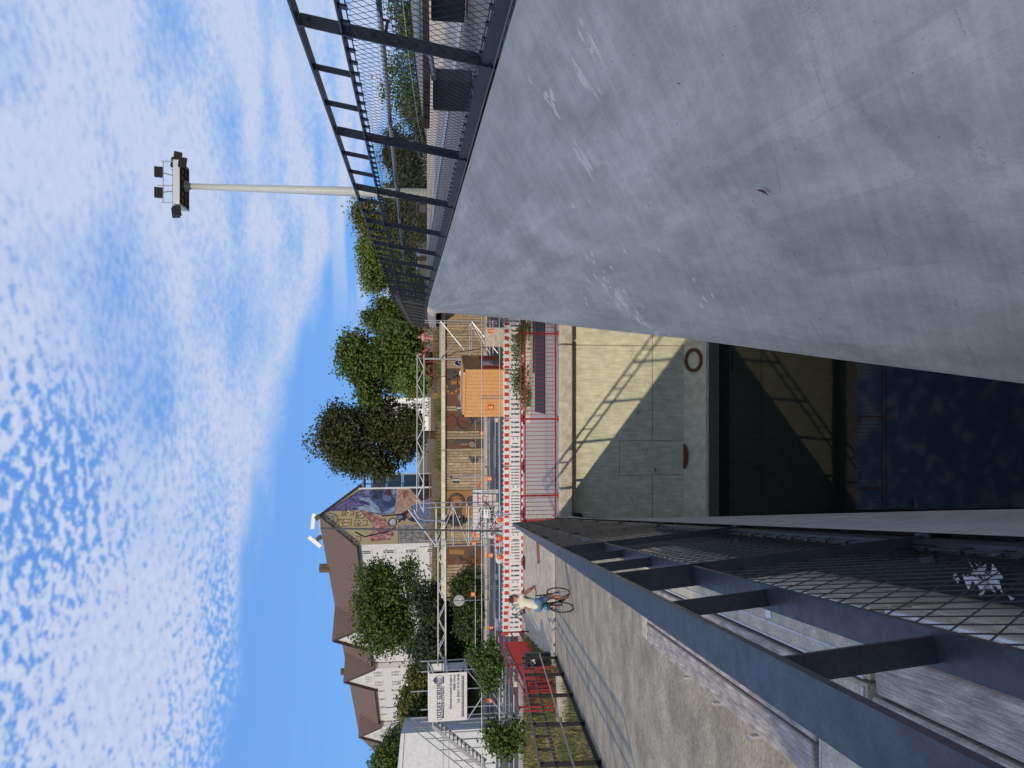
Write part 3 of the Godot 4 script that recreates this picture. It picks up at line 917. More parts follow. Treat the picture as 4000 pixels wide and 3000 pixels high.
func build_fences() -> void:
	var ds := []
	for k in range(-1, 8): ds.append(2.70 + (k) * 2.33 - 0.0)
	ds.append(21.2)
	var t := thing("mesh_fence", "dark steel fence with wire mesh and blue-grey flat rails along the benches of the ramp", "fence", Vector3.ZERO, 0.0, "dark steel fences of the two bridges")
	mesh_fence(t, func(d): return ramp(d, 0.0, 0.0), ds, 1.35, -0.085, -1.0, {"rail2": 0.76, "pitch": 0.115, "wire": 0.0023, "deep": 0.085})
	ds = []
	for k in 24: ds.append(4.88 + (k - 2) * 2.37)
	for k in 10: ds.append(ds[-1] + 4.6)
	t = thing("mesh_fence", "dark steel mesh fence with a bright tube handrail on the upper promenade edge", "fence", Vector3.ZERO, 0.0, "dark steel fences of the two bridges")
	mesh_fence(t, func(d): return deck_edge(d, 0.06, 0.0), ds, 1.31, 0.165, 1.0, {"rail2": 0.775, "handrail": 0.60, "pitch": 0.08, "wire": 0.0021})
	ds = [21.0, 18.8, 16.6, 14.3, 12.0, 9.6, 7.2]
	t = thing("mesh_fence", "black steel fence between the ramp and the weedy grass bank, ending at the bin", "fence", Vector3.ZERO, 0.0, "dark steel fences of the two bridges")
	ds.reverse()
	mesh_fence(t, func(d): return ramp(d, -4.17, 0.0), ds, 1.08, 0.04, 1.0, {"rail2": 0.76, "handrail": 0.5, "wires": true, "pitch": 0.09, "wire": 0.0013, "mat": mats.steel_black})
	# fence on the far side of the promenade
	ds = []
	for k in 18: ds.append(18.0 + k * 2.35)
	t = thing("mesh_fence", "dark railing on top of the low blue-grey wall across the promenade deck", "fence", Vector3.ZERO, 0.0, "dark steel fences of the two bridges")
	mesh_fence(t, func(d): return deck_edge(d, 12.72, lerpf(0.78, 0.25, clampf((d - 24.0) / 26.0, 0.0, 1.0))), ds, 0.92, 0.0, -1.0, {"rail2": 0.62, "wires": false, "handrail": 0.35})

# ---------- benches ----------
func build_benches() -> void:
	var s: SurfaceTool
	var t := thing("ramp_bench", "long concrete bench with weathered grey planks beside the ramp fence", "bench")
	# concrete body and its pale-edged ledge
	var body := func(d0: float, d1: float, o0: float, o1: float, h0: float, h1: float, called: String, m: Material, e := 0.0):
		var q := S()
		var c := []
		for h in [h0, h1]:
			for k in [[d0, o1], [d0, o0], [d1, o0], [d1, o1]]: c.append(ramp(k[0], k[1], h))
		if e > 0:                                       # cut the long upper edges
			var lo := []
			for k in [[d0, o1], [d0, o0], [d1, o0], [d1, o1]]: lo.append(ramp(k[0], k[1], h1 - e))
			var tp := []
			for k in [[d0 + e, o1 + e], [d0 + e, o0 - e], [d1 - e, o0 - e], [d1 - e, o1 + e]]: tp.append(ramp(k[0], k[1], h1))
			hexa(q, c.slice(0, 4) + lo); hexa(q, lo + tp)
		else:
			hexa(q, c)
		return obj(called, q, m, t)
	body.call(-1.0, 2.38, -0.20, -1.02, 0.0, 0.30, "base", mats.bench_concrete, 0.015)
	body.call(2.42, 6.2, -0.20, -1.02, 0.0, 0.36, "base", mats.bench_concrete, 0.015)
	body.call(-1.0, 2.38, -0.205, -0.33, 0.30, 0.40, "kerb", mats.bench_concrete, 0.012)
	body.call(2.42, 2.78, -0.49, -1.00, 0.36, 0.45, "block", mats.bench_concrete, 0.012)
	body.call(2.42, 6.2, -0.205, -0.475, 0.36, 0.44, "ledge", mats.bench_concrete, 0.012)
	body.call(6.22, 6.42, -0.30, -1.00, 0.0, 0.45, "block", mats.bench_concrete, 0.012)
	# worn pale arrises
	for q in [[-1.0, 2.38, -0.212, 0.402], [-1.0, 2.38, -0.322, 0.402], [2.42, 6.2, -0.212, 0.442], [2.42, 6.2, -0.40, 0.441], [2.42, 6.2, -0.468, 0.442]]:
		s = S(); bar(s, ramp(q[0] + 0.02, q[2], q[3]), ramp(q[1] - 0.02, q[2], q[3]), 0.010, 0.006)
		obj("pale_edge", s, mats.pale_edge, t)
	for q in [[2.43, -0.5, -0.99], [2.77, -0.5, -0.99]]:
		s = S(); bar(s, ramp(q[0], q[1], 0.452), ramp(q[0], q[2], 0.452), 0.010, 0.006); obj("pale_edge", s, mats.pale_edge, t)
	var fwd := (ramp(1.0) - ramp(0.0)).normalized()
	var fb := Basis(Vector3.UP.cross(-fwd).normalized(), -fwd.cross(Vector3.UP.cross(-fwd).normalized()), -fwd).orthonormalized()
	var plank := func(d0: float, d1: float, o0: float, w: float, top: float, hh: float):
		var q := S()
		var ln := (ramp(d1) - ramp(d0)).length() - 0.02
		bevel_box(q, Vector3.ZERO, Vector3(w, hh, ln), 0.007)
		var me := mesh_of(q, mats.bench_wood)
		put("plank", me, t, Transform3D(fb, (ramp(d0, o0 - w / 2) + ramp(d1, o0 - w / 2)) / 2 + Vector3(0, top - hh / 2, 0)))
	for k in 4: plank.call(-1.0, 2.37, -0.355 - k * 0.168, 0.152, 0.445, 0.10)
	for k in 3: plank.call(2.82, 6.2, -0.495 - k * 0.175, 0.158, 0.455, 0.09)
	for d in [2.35, 2.95, 3.55, 4.2, 4.9]:
		s = S(); box(s, ramp(d, -1.035, 0.42), Vector3(0.016, 0.09, 0.03)); box(s, ramp(d, -1.02, 0.38), Vector3(0.04, 0.012, 0.03))
		obj("clip", s, mats.galv, t)
	# gutter with litter
	s = S()
	quad(s, ramp(0.0, -0.02, 0.006), ramp(0.0, -0.19, 0.006), ramp(7.0, -0.19, 0.006), ramp(7.0, -0.02, 0.006))
	tag(obj("gutter", s, mats.dark_asphalt), "black gutter strip between the ramp fence and bench base", "gutter")
	s = S()
	rng.seed = 8
	var c0 := ramp(2.28, -0.10, 0.03)
	for k in 26:
		var p := c0 + Vector3(rng.randfn(0, 0.022), rng.randf() * 0.03, rng.randfn(0, 0.05))
		tri(s, p, p + Vector3(rng.randf_range(-0.05, 0.05), rng.randf() * 0.03, rng.randf_range(-0.05, 0.05)), p + Vector3(rng.randf_range(-0.05, 0.05), rng.randf() * 0.03, rng.randf_range(-0.05, 0.05)))
	tag(obj("crumpled_paper", s, mats.white), "crumpled white paper lying in the black gutter", "litter")
	for q in [[3.35, -0.36, 0.447, 0.035, "white scrap of paper on the pale ledge of the ramp bench"], [2.5, -0.12, 0.02, 0.02, "tiny white scrap in the black gutter near the crumpled paper"], [3.0, -0.26, 0.447, 0.02, "small pale crumb on the edge of the ramp bench ledge"]]:
		s = S(); box(s, ramp(q[0], q[1], q[2]), Vector3(q[3], 0.004, q[3] * 1.6), Basis(Vector3.UP, q[0]))
		tag(obj("paper_scrap", s, mats.white), q[4], "litter", "paper scraps by the ramp bench")
	s = S()
	for k in 9:
		var p := ramp(1.60 + rng.randf() * 0.14, -0.185, 0.10 + rng.randf() * 0.16)
		box(s, p, Vector3(0.006, 0.06, 0.05))
	tag(obj("pink_graffiti", s, mat("pink", Color(0.70, 0.12, 0.48), 0.7)), "bright pink paint mark on the concrete base of the ramp bench", "graffiti")
	# benches on the promenade
	var p0 := on_level(1868, 340, 3.72)
	var make := func(at: Vector3, turn: float, label: String):
		var b := thing("promenade_bench", label, "bench", at, turn, "benches on the upper promenade")
		for x in [0.0, 1.55]:
			var q := S(); bevel_box(q, Vector3(x, 0.17, 0), Vector3(0.20, 0.34, 0.30), 0.012)
			obj("leg", q, mats.grey_block, b)
		for k in 4:
			var q := S(); bevel_box(q, Vector3(0.80, 0.40, -0.18 + k * 0.12), Vector3(2.1, 0.06, 0.105), 0.006)
			obj("slat", q, mats.brown_wood, b)
		var q2 := S(); pipe(q2, [Vector3(-0.16, 0.34, 0.2), Vector3(0.10, 0.36, 0.23), Vector3(0.26, 0.46, 0.25), Vector3(1.6, 0.47, 0.25)], 0.025, 6)
		obj("frame", q2, mats.galv_dull, b)
	make.call(Vector3(2.62, 3.725, -6.35), 0.62, "brown slat bench on grey concrete blocks just behind the promenade fence")
	make.call(Vector3(7.0, 3.85, -28.5), 1.2, "brown slat bench farther along the promenade, by the lamp mast")

# ---------- red railings, bin, barriers ----------
func red_rail(t: Node3D, a: Vector3, b: Vector3, high: float, posts: Array, gap := 0.125, deep := 0.035) -> void:
	var al := (b - a).normalized()
	var n := (b - a).length()
	var up := Vector3.UP
	for q in [[high, 0.045], [high - 0.13, 0.035], [0.09, 0.035]]:
		var s := S(); bar(s, a + up * q[0], b + up * q[0], q[1], 0.03)
		obj("rail", s, mats.red_paint, t)
	for f in posts:
		var s := S(); bar(s, a.lerp(b, f) - up * 0.02, a.lerp(b, f) + up * high, 0.055, 0.03, al.cross(up))
		box(s, a.lerp(b, f) + up * 0.01, Vector3(0.16, 0.02, 0.12))
		obj("post", s, mats.red_paint, t)
	var me: ArrayMesh
	var s0 := S(); box(s0, Vector3(0, (high - 0.13 + 0.09) / 2, 0), Vector3(0.013, high - 0.22, deep))
	me = mesh_of(s0, mats.red_paint)
	var k := gap / 2
	while k < n:
		put("bar", me, t, Transform3D(Basis(Vector3.UP, atan2(-al.z, al.x)), a + al * k))
		k += gap

func build_rails() -> void:
	var s: SurfaceTool
	var z := -21.05
	var t := thing("red_railing", "red steel railing with thin upright bars on top of the beige river wall", "railing", Vector3.ZERO, 0.0, "red steel railings")
	var p := func(py: float) -> float: return at_depth(2195, py, 21.05).x
	var x0: float = p.call(2032)
	var x1: float = p.call(1190)
	var fr := []
	for py in [2030, 1934, 1636, 1304]: fr.append((p.call(py) - x0) / (x1 - x0))
	red_rail(t, Vector3(x0, 0.0, z), Vector3(x1, 0.0, z), 1.14, fr)
	# railings of the side ramp by the bin
	t = thing("red_railing", "dark red railing running back along the edge of the path behind the bin", "railing", Vector3.ZERO, 0.0, "red steel railings")
	red_rail(t, on_level(2066, 2505), on_level(2190, 2700), 1.08, [0.0, 0.5, 1.0], 0.11, 0.045)
	t = thing("red_railing", "short red railing on the pale ramp edge beside the weedy bank", "railing", Vector3.ZERO, 0.0, "red steel railings")
	red_rail(t, on_level(2182, 2604), on_level(2186, 2770), 1.05, [0.0, 0.52, 1.0], 0.09, 0.03)
	t = thing("red_railing", "long sloping red handrail above the weedy bank", "railing", Vector3.ZERO, 0.0, "red steel railings")
	var a := at_depth(1945, 2467, 26.8)
	var b := at_depth(2028, 2776, 20.4)
	s = S(); bar(s, a, b, 0.05, 0.05); obj("rail", s, mats.red_paint, t)
	for f in [0.02, 0.5, 0.97]:
		s = S(); bar(s, a.lerp(b, f), Vector3(a.lerp(b, f).x, 0.0, a.lerp(b, f).z), 0.045, 0.045); obj("post", s, mats.red_paint, t)
	s = S()
	for k in 3:
		var q := at_depth(1960 + k * 34, 2470, 27.2)
		bar(s, q, q + Vector3(-0.45, -0.28, 0.3), 0.04, 0.04)
	obj("stub", s, mats.red_paint, t)
	# pale upstands
	s = S(); var c := on_level(2215, 2730, 0.0); bevel_box(s, Vector3(c.x, 0.12, c.z), Vector3(1.3, 0.30, 0.35), 0.02, Basis(Vector3.UP, 0.25))
	tag(obj("ramp_upstand", s, mats.coping), "pale concrete upstand under the short red railing", "kerb")
	# bin
	var bp := on_level(2146, 2575, 0.0)
	var bn := thing("litter_bin", "black litter bin with torn white sticker at the end of the ramp fence", "bin", Vector3(bp.x + 0.05, 0.0, bp.z + 0.1), 0.2)
	s = S(); bevel_box(s, Vector3(0, 0.36, 0), Vector3(0.42, 0.70, 0.36), 0.02); obj("body", s, mats.steel_black, bn)
	s = S(); bevel_box(s, Vector3(0, 0.77, 0), Vector3(0.46, 0.12, 0.40), 0.03); obj("lid", s, mats.steel_black, bn)
	s = S(); prism(s, PackedVector2Array([Vector2(-0.12, 0.5), Vector2(0.02, 0.52), Vector2(0.10, 0.66), Vector2(-0.02, 0.62), Vector2(-0.10, 0.7), Vector2(-0.06, 0.6)]), Vector3(0.02, 0, 0.181), Vector3.RIGHT, Vector3.UP, 0.004); obj("sticker", s, mats.white, bn)

func make_barrier(w: float, dense: int) -> Node3D:
	var t := Node3D.new()
	var s := S()
	bevel_box(s, Vector3(0, 0.70, 0), Vector3(w, 0.25, 0.035), 0.008)
	for x in [-1.0, 1.0]: box(s, Vector3(x * (w / 2 - 0.025), 0.36, 0), Vector3(0.05, 0.66, 0.045))
	box(s, Vector3(0, 0.545, 0), Vector3(w - 0.1, 0.05, 0.04))
	box(s, Vector3(0, 0.155, 0), Vector3(w - 0.1, 0.05, 0.04))
	box(s, Vector3(0, 0.085, 0), Vector3(w, 0.11, 0.035))
	var nub := 10
	for k in nub: box(s, Vector3(-w / 2 + w * (k + 0.5) / nub, 0.84, 0), Vector3(0.045, 0.05, 0.03))
	obj("board", s, mats.white_plastic, t)
	var n := 13
	for k in n:
		var x := -w / 2 + w * (k + 0.5) / n
		var red := k % 2 == 0
		s = S(); box(s, Vector3(x, 0.70, 0.021), Vector3(w / n * (0.98 if k > 0 and k < n - 1 else 0.7), 0.18, 0.006))
		obj("red_stripe" if red else "white_stripe", s, mats.red_plastic if red else mats.white_film, t)
		s = S(); box(s, Vector3(x, 0.085, 0.021), Vector3(w / n * 0.97, 0.07, 0.006))
		obj("red_stripe" if red else "white_stripe", s, mats.red_plastic if red else mats.white_film, t)
	var sl := mesh_of(_slat(w / dense * 0.60), mats.white_plastic)
	for k in dense + 1:
		put("slat", sl, t, Transform3D(Basis(), Vector3(-w / 2 + 0.05 + (w - 0.1) * k / dense, 0.35, 0)))
	s = S(); bevel_box(s, Vector3(0.05, 0.35, 0.004), Vector3(0.30, 0.36, 0.03), 0.005); obj("plate", s, mats.white_plastic, t)
	s = S()
	box(s, Vector3(-0.06, 0.35, 0.021), Vector3(0.035, 0.24, 0.01)); box(s, Vector3(0.13, 0.26, 0.021), Vector3(0.045, 0.045, 0.01)); box(s, Vector3(0.13, 0.44, 0.021), Vector3(0.045, 0.045, 0.01))
	obj("slot", s, mats.black, t)
	s = S()
	for x in [-1.0, 1.0]: box(s, Vector3(x * (w / 2 - 0.06), 0.03, 0.0), Vector3(0.30, 0.06, 0.75))
	obj("foot", s, mats.rubber, t)
	return t
func _slat(w: float) -> SurfaceTool:
	var s := S(); box(s, Vector3.ZERO, Vector3(w, 0.36, 0.03))
	return s

func build_barriers() -> void:
	var a := make_barrier(1.86, 9)
	var b := make_barrier(1.86, 15)
	var names := ["red and white plastic site barrier by the promenade flank", "red and white plastic site barrier behind the tall weeds", "red and white barrier in front of the orange container's plain end", "red and white barrier between the orange container and the mirrored banner", "red and white barrier in front of the mirrored banner and scaffold tower", "red and white barrier beside the three amber warning lamps", "red and white barrier behind the cyclist", "red and white end barrier next to the dark red path railing"]
	var pys := [1160.0, 1350.0, 1540.0, 1726.0, 1913.0, 2100.0, 2285.0, 2400.0]
	for k in pys.size():
		var p := on_level(2047, pys[k])
		var c: Node3D = (b if k in [4, 5] else a).duplicate()
		c.name = numbered("site_barrier")
		add_child(c)
		c.position = Vector3(p.x, 0.0, -28.0 - (0.30 if k == 7 else 0.0) + (k % 2) * 0.02)
		tag(c, names[k], "barrier", "red and white site barriers")
	var c2: Node3D = a.duplicate()
	c2.name = numbered("site_barrier")
	add_child(c2)
	var q := at_depth(1960, 2110, 31.0)
	c2.position = Vector3(q.x + 0.15, 0.0, -31.3)
	c2.rotation.y = 0.5
	tag(c2, "red and white barrier standing askew under the scaffold tower", "barrier", "red and white site barriers")
	a.free(); b.free()
	# amber lamps on the barriers
	var lamp_labels := {2028.0: "amber warning lamp on the barrier next to the arrow sign", 2100.0: "amber warning lamp on the barrier between the two others", 2172.0: "amber warning lamp on the barrier closest to the cyclist"}
	for py in [2028.0, 2100.0, 2172.0]:
		var p := on_level(2047, py)
		var l := thing("warning_lamp", lamp_labels[py], "lamp", Vector3(p.x, 0.80, -28.02), 0.0, "amber warning lamps")
		var s := S(); bevel_box(s, Vector3(0, 0.05, 0), Vector3(0.16, 0.12, 0.10), 0.02); obj("case", s, mats.orange_sign, l)
		s = S(true); tube(s, Vector3(0, 0.19, -0.06), Vector3(0, 0.19, 0.06), 0.10, 0.085, 14)
		var m := mat("amber", Color(0.75, 0.16, 0.015), 0.15); m.clearcoat_enabled = true
		obj("lens", s, m, l)
		s = S(); ring_band(s, Vector3(0, 0.19, 0.05), 0.085, 0.105, 0, TAU, 14, 0.02); obj("rim", s, mats.orange_sign, l)

# ---------- retaining wall with reliefs ----------
func wall_x(py: float) -> float: return at_depth(1800, py, 44.5).x
func build_wall() -> void:
	var z := -44.5
	var top := 2.62
	var t := thing("retaining_wall", "long retaining wall of board-marked concrete with brown clay relief panels", "wall")
	var s := S(); box(s, Vector3(8.0, 1.25, z - 0.35), Vector3(41.5, 2.5, 0.5)); obj("core", s, mats.plank_wall_c, t)
	rng.seed = 21
	var fields := [[700.0, 1440.0], [1585.0, 1607.0], [1683.0, 1716.0], [1752.0, 1915.0], [2015.0, 2125.0], [2205.0, 2330.0]]
	var kinds := ["plank_wall", "plank_wall_b", "plank_wall", "plank_wall_c", "plank_wall_b"]
	for f in fields:
		var x1 := wall_x(f[0])
		var x0 := wall_x(f[1])
		var n: int = max(2, int((x1 - x0) / 0.17))
		var me := {}
		for k in n:
			var w := (x1 - x0) / n
			var dp := rng.randf_range(0.06, 0.13)
			s = S(); box(s, Vector3(x0 + w * (k + 0.5), (top - 0.14) / 2 + 0.02, z - 0.10 + dp / 2), Vector3(w - rng.randf_range(0.012, 0.035), top - 0.14, dp))
			obj("board", s, mats[kinds[rng.randi() % 5]], t)
	for k in 9:                                          # coping
		var a := wall_x(2330.0) + k * 4.6
		s = S(); bevel_box(s, Vector3(a + 2.29, top + 0.0, z - 0.02), Vector3(4.57, 0.24, 0.50), 0.02)
		obj("coping", s, mats.coping if k in [3, 4] else mats.ledge, t)
	var panel := func(p0: float, p1: float, m: Material) -> Node3D:
		var x1 := wall_x(p0)
		var x0 := wall_x(p1)
		var q := S(); box(q, Vector3((x0 + x1) / 2, (top - 0.14) / 2, z - 0.05), Vector3(x1 - x0 - 0.03, top - 0.16, 0.12))
		var o := obj("relief_panel", q, m, t)
		# clay bricks of varied tone
		var nx: int = max(2, int((x1 - x0) / 0.42))
		for i in nx:
			for j in 5:
				if rng.randf() < 0.55:
					q = S(); box(q, Vector3(x0 + (x1 - x0) * (i + 0.5) / nx, 0.30 + j * 0.46, z + 0.013), Vector3((x1 - x0) / nx - 0.02, 0.44, 0.006))
					obj("clay_tile", q, [mats.relief, mats.rust, mats.relief, mats.relief_dark][rng.randi() % 4], o)
		return o
	var P := func(py: float, px: float) -> Vector3:      # pixel of the wall face -> point on it
		var v := at_depth(px, py, 44.5)
		return Vector3(v.x, v.y, z + 0.02)
	var band := func(o: Node3D, pts: Array, w: float, m: Material, dep := 0.06):
		var q := S()
		for k in pts.size() - 1:
			bar(q, pts[k], pts[k + 1] + (pts[k + 1] - pts[k]).normalized() * w * 0.3, w, dep, Vector3.BACK)
		obj("relief_band", q, m, o)
	# panel one: snake of dark band, ochre horn, round face
	var o: Node3D = panel.call(1440.0, 1585.0, mats.relief)
	var bp := func(zx: float, zy: float) -> Vector3: return P.call(1200.0 + zy / 3.686, 1600.0 + zx / 3.686)
	band.call(o, [bp.call(600, 930), bp.call(660, 930), bp.call(700, 985), bp.call(655, 1005), bp.call(570, 1030), bp.call(530, 1100)], 0.16, mats.relief_dark)
	band.call(o, [bp.call(540, 1120), bp.call(530, 1180), bp.call(570, 1235), bp.call(640, 1235), bp.call(690, 1190), bp.call(800, 1170)], 0.15, mats.relief_ochre)
	band.call(o, [bp.call(600, 1090), bp.call(680, 1080), bp.call(800, 1095)], 0.22, mats.relief_ochre, 0.08)
	band.call(o, [bp.call(560, 1140), bp.call(800, 1140)], 0.13, mats.relief_dark, 0.05)
	var q := S(); tube(q, bp.call(750, 1290) - Vector3(0, 0, 0.05), bp.call(750, 1290) + Vector3(0, 0, 0.07), 0.30, 0.26, 18); obj("relief_disc", q, mats.relief_stone, o)
	# panel two: half round and helmet
	o = panel.call(1607.0, 1683.0, mats.relief)
	var b2 := func(zx: float, zy: float) -> Vector3: return P.call(1400.0 + zy / 5.53, 1550.0 + zx / 5.53)
	q = S(); tube(q, b2.call(1180, 1360) - Vector3(0, 0, 0.05), b2.call(1180, 1360) + Vector3(0, 0, 0.05), 0.40, 0.36, 18); obj("relief_disc", q, mats.rust, o)
	q = S(); ring_band(q, b2.call(1450, 1370), 0.42, 0.50, 0.3, TAU * 0.95, 22, 0.08); obj("relief_ring", q, mats.relief_dark, o)
	q = S(); ring_band(q, b2.call(1450, 1370), 0.0, 0.26, 1.2, TAU * 0.7, 12, 0.05); obj("relief_disc", q, mats.rust, o)
	band.call(o, [b2.call(1600, 1390), b2.call(1870, 1420)], 0.14, mats.relief_dark)
	# panel three: key
	o = panel.call(1716.0, 1752.0, mats.relief_dark)
	var b3 := func(zx: float, zy: float) -> Vector3: return P.call(1600.0 + zy / 4.148, 1600.0 + zx / 4.148)
	q = S(); ring_band(q, b3.call(1005, 563), 0.0, 0.20, 0, TAU, 16, 0.06); obj("relief_disc", q, mats.relief_stone, o)
	q = S(); ring_band(q, b3.call(1005, 563), 0.19, 0.24, 0, TAU, 16, 0.08); obj("relief_ring", q, mats.relief_dark, o)
	band.call(o, [b3.call(830, 560), b3.call(950, 560)], 0.10, mats.relief_stone)
	# panel four: ringed eye in ochre
	o = panel.call(1915.0, 2015.0, mats.relief_ochre)
	var b4 := func(zx: float, zy: float) -> Vector3: return P.call(1850.0 + zy / 4.148, 1600.0 + zx / 4.148)
	q = S(); ring_band(q, b4.call(750, 460), 0.40, 0.54, 0, TAU, 26, 0.08); obj("relief_ring", q, mats.relief_dark, o)
	q = S(); ring_band(q, b4.call(770, 490), 0.14, 0.36, 0, TAU, 22, 0.05); obj("relief_ring", q, mats.relief_ochre, o)
	q = S(); tube(q, b4.call(770, 490), b4.call(770, 490) + Vector3(0, 0, 0.07), 0.14, 0.12, 14); obj("relief_disc", q, mats.relief_dark, o)
	band.call(o, [b4.call(900, 490), b4.call(1040, 480)], 0.24, mats.relief)
	q = S(); tube(q, b4.call(990, 430), b4.call(990, 430) + Vector3(0, 0, 0.06), 0.26, 0.22, 14); obj("relief_disc", q, mats.relief_dark, o)
	# panel five: swans and key
	o = panel.call(2125.0, 2205.0, mats.relief)
	band.call(o, [b4.call(770, 1350), b4.call(830, 1360), b4.call(850, 1400), b4.call(950, 1400)], 0.12, mats.relief_dark)
	q = S(); ring_band(q, b4.call(1000, 1420), 0.18, 0.28, 0, TAU, 18, 0.07); obj("relief_ring", q, mats.rust, o)
	band.call(o, [b4.call(640, 1260), b4.call(860, 1270)], 0.30, mats.relief_ochre, 0.03)
	# rusty railing above the wall
	t = thing("rusty_railing", "rusty brown railing with close upright bars along the top of the retaining wall", "railing")
	s = S(); bar(s, Vector3(-12.0, 3.42, -45.6), Vector3(1.2, 3.50, -45.6), 0.07, 0.06); obj("rail", s, mats.rust_plate, t)
	s = S(); bar(s, Vector3(-12.0, 2.85, -45.6), Vector3(1.2, 2.85, -45.6), 0.05, 0.05); obj("rail", s, mats.rust_plate, t)
	s = S()
	var x := -12.0
	while x < 1.2:
		bar(s, Vector3(x, 2.6, -45.6), Vector3(x, 3.42, -45.6), 0.03, 0.03)
		x += 0.12
	tag(obj("bars", s, mats.rust, t), "", "", "", "stuff")
	t = thing("red_lattice_railing", "dark red open railing on the retaining wall near the promenade", "railing")
	s = S()
	for y in [2.8, 3.2, 3.75]: bar(s, Vector3(0.6, y, -45.4), Vector3(4.6, y, -45.4), 0.06, 0.06)
	obj("rail", s, mats.red_paint, t)
	for k in 6:
		s = S(); bar(s, Vector3(0.6 + k * 0.8, 2.5, -45.4), Vector3(0.6 + k * 0.8, 3.75, -45.4), 0.05, 0.05); obj("post", s, mats.red_paint, t)
	# building-site oddments along the wall top
	s = S(); bevel_box(s, Vector3(-0.75, 2.98, -45.9), Vector3(0.45, 0.5, 0.4), 0.02)
	tag(obj("yellow_crate", s, mat("tan", Color(0.5, 0.33, 0.12), 0.8)), "tan crate behind the rusty railing on the retaining wall", "crate")

# ---------- container ----------
func build_container() -> void:
	var z := -34.4
	var A := at_depth(1900, 1627, 34.9)
	var L := 2.44
	var W := 2.2
	var Ht := 2.02
	var t := thing("site_container", "bright orange corrugated site container behind the barriers", "container", Vector3(A.x, 0.0, A.z), deg_to_rad(-20.0))
	var m := mat("orange_paint", Color(0.92, 0.35, 0.135), 0.5, 0.0, tex.brush, 1.4)
	var s := S()
	# corrugated sides: local x along the long side, z toward the viewer
	var corr := func(s_: SurfaceTool, o: Vector3, ex: Vector3, n: int, w: float):
		var ez := ex.cross(Vector3.UP)
		for k in n:
			var st := w / n
			var pr := [[0.0, 0.0], [0.32, 0.0], [0.5, -0.035], [0.82, -0.035], [1.0, 0.0]]
			for i in 4:
				var a: Vector3 = o + ex * (st * (k + pr[i][0])) + ez * pr[i][1]
				var b: Vector3 = o + ex * (st * (k + pr[i + 1][0])) + ez * pr[i + 1][1]
				quad(s_, a, a + Vector3(0, Ht - 0.2, 0), b + Vector3(0, Ht - 0.2, 0), b)
	corr.call(s, Vector3(0.08, 0.1, 0), Vector3.RIGHT, 12, L - 0.16); obj("long_side", s, m, t)
	s = S(); corr.call(s, Vector3(L, 0.1, -0.08), Vector3.FORWARD, 11, W - 0.16); obj("end_side", s, m, t)
	s = S()
	corr.call(s, Vector3(L - 0.08, 0.1, -W), Vector3.LEFT, 12, L - 0.16); corr.call(s, Vector3(0, 0.1, -W + 0.08), Vector3.BACK, 11, W - 0.16)
	obj("rear_sides", s, m, t)
	s = S()
	for x in [0.04, L - 0.04]:
		for zz in [-0.04, -W + 0.04]: box(s, Vector3(x, Ht / 2, zz), Vector3(0.10, Ht, 0.10))
	for y in [0.06, Ht - 0.05]:
		for zz in [-0.03, -W + 0.03]: box(s, Vector3(L / 2, y, zz), Vector3(L - 0.1, 0.11, 0.10))
		for x in [0.03, L - 0.03]: box(s, Vector3(x, y, -W / 2), Vector3(0.10, 0.11, W - 0.1))
	obj("frame", s, m, t)
	s = S(); box(s, Vector3(L / 2, Ht - 0.02, -W / 2), Vector3(L - 0.1, 0.03, W - 0.1)); obj("roof", s, m, t)
	s = S()
	for x in [0.05, L - 0.05]: box(s, Vector3(x, Ht - 0.03, 0.015), Vector3(0.13, 0.09, 0.03))
	obj("corner_casting", s, mats.black, t)
	s = S(); box(s, Vector3(L + 0.012, 0.62, -W / 2), Vector3(0.012, 1.05, W - 0.2)); obj("band", s, mats.orange_sign, t)
	s = S(); box(s, Vector3(L + 0.024, 0.66, -1.05), Vector3(0.012, 0.95, 0.85)); obj("notice_board", s, mats.parapet, t)
	s = S(); box(s, Vector3(L + 0.034, 0.78, -0.98), Vector3(0.010, 0.5, 0.45)); obj("notice", s, mats.white, t)
	s = S(); box(s, Vector3(L + 0.042, 0.62, -0.90), Vector3(0.010, 0.16, 0.25)); obj("notice_mark", s, mats.orange_sign, t)
	sign_plate("red and yellow notice plate on the orange container", Vector3(A.x, 0, A.z) + Basis(Vector3.UP, deg_to_rad(-20.0)) * Vector3(0.50, 0.66, 0.03), 0.23, 0.28, deg_to_rad(-20.0))
	# triangular road sign peeping over the container
	s = S(); ring_band(s, at_depth(1812, 1458, 36.8), 0.16, 0.24, 0.2, PI - 0.2, 8, 0.02)
	tag(obj("round_sign", s, mats.white), "white-rimmed red road sign peeping over the orange container", "road sign")

func sign_plate(label: String, at: Vector3, w := 0.26, h := 0.28, turn := 0.0) -> void:
	var t := thing("notice_plate", label, "sign", at, turn, "red and yellow site notices")
	var s := S(); box(s, Vector3.ZERO, Vector3(w, h, 0.012)); obj("plate", s, mats.orange_sign, t)
	s = S(); box(s, Vector3(-0.0 * w, 0.14 * h, 0.009), Vector3(w * 0.55, h * 0.36, 0.008)); obj("mark", s, mats.yellow, t)
	s = S()
	for k in 3: box(s, Vector3(0.0, -0.16 * h - k * 0.09 * h, 0.009), Vector3(w * 0.6, h * 0.045, 0.008))
	obj("print", s, mats.white, t)

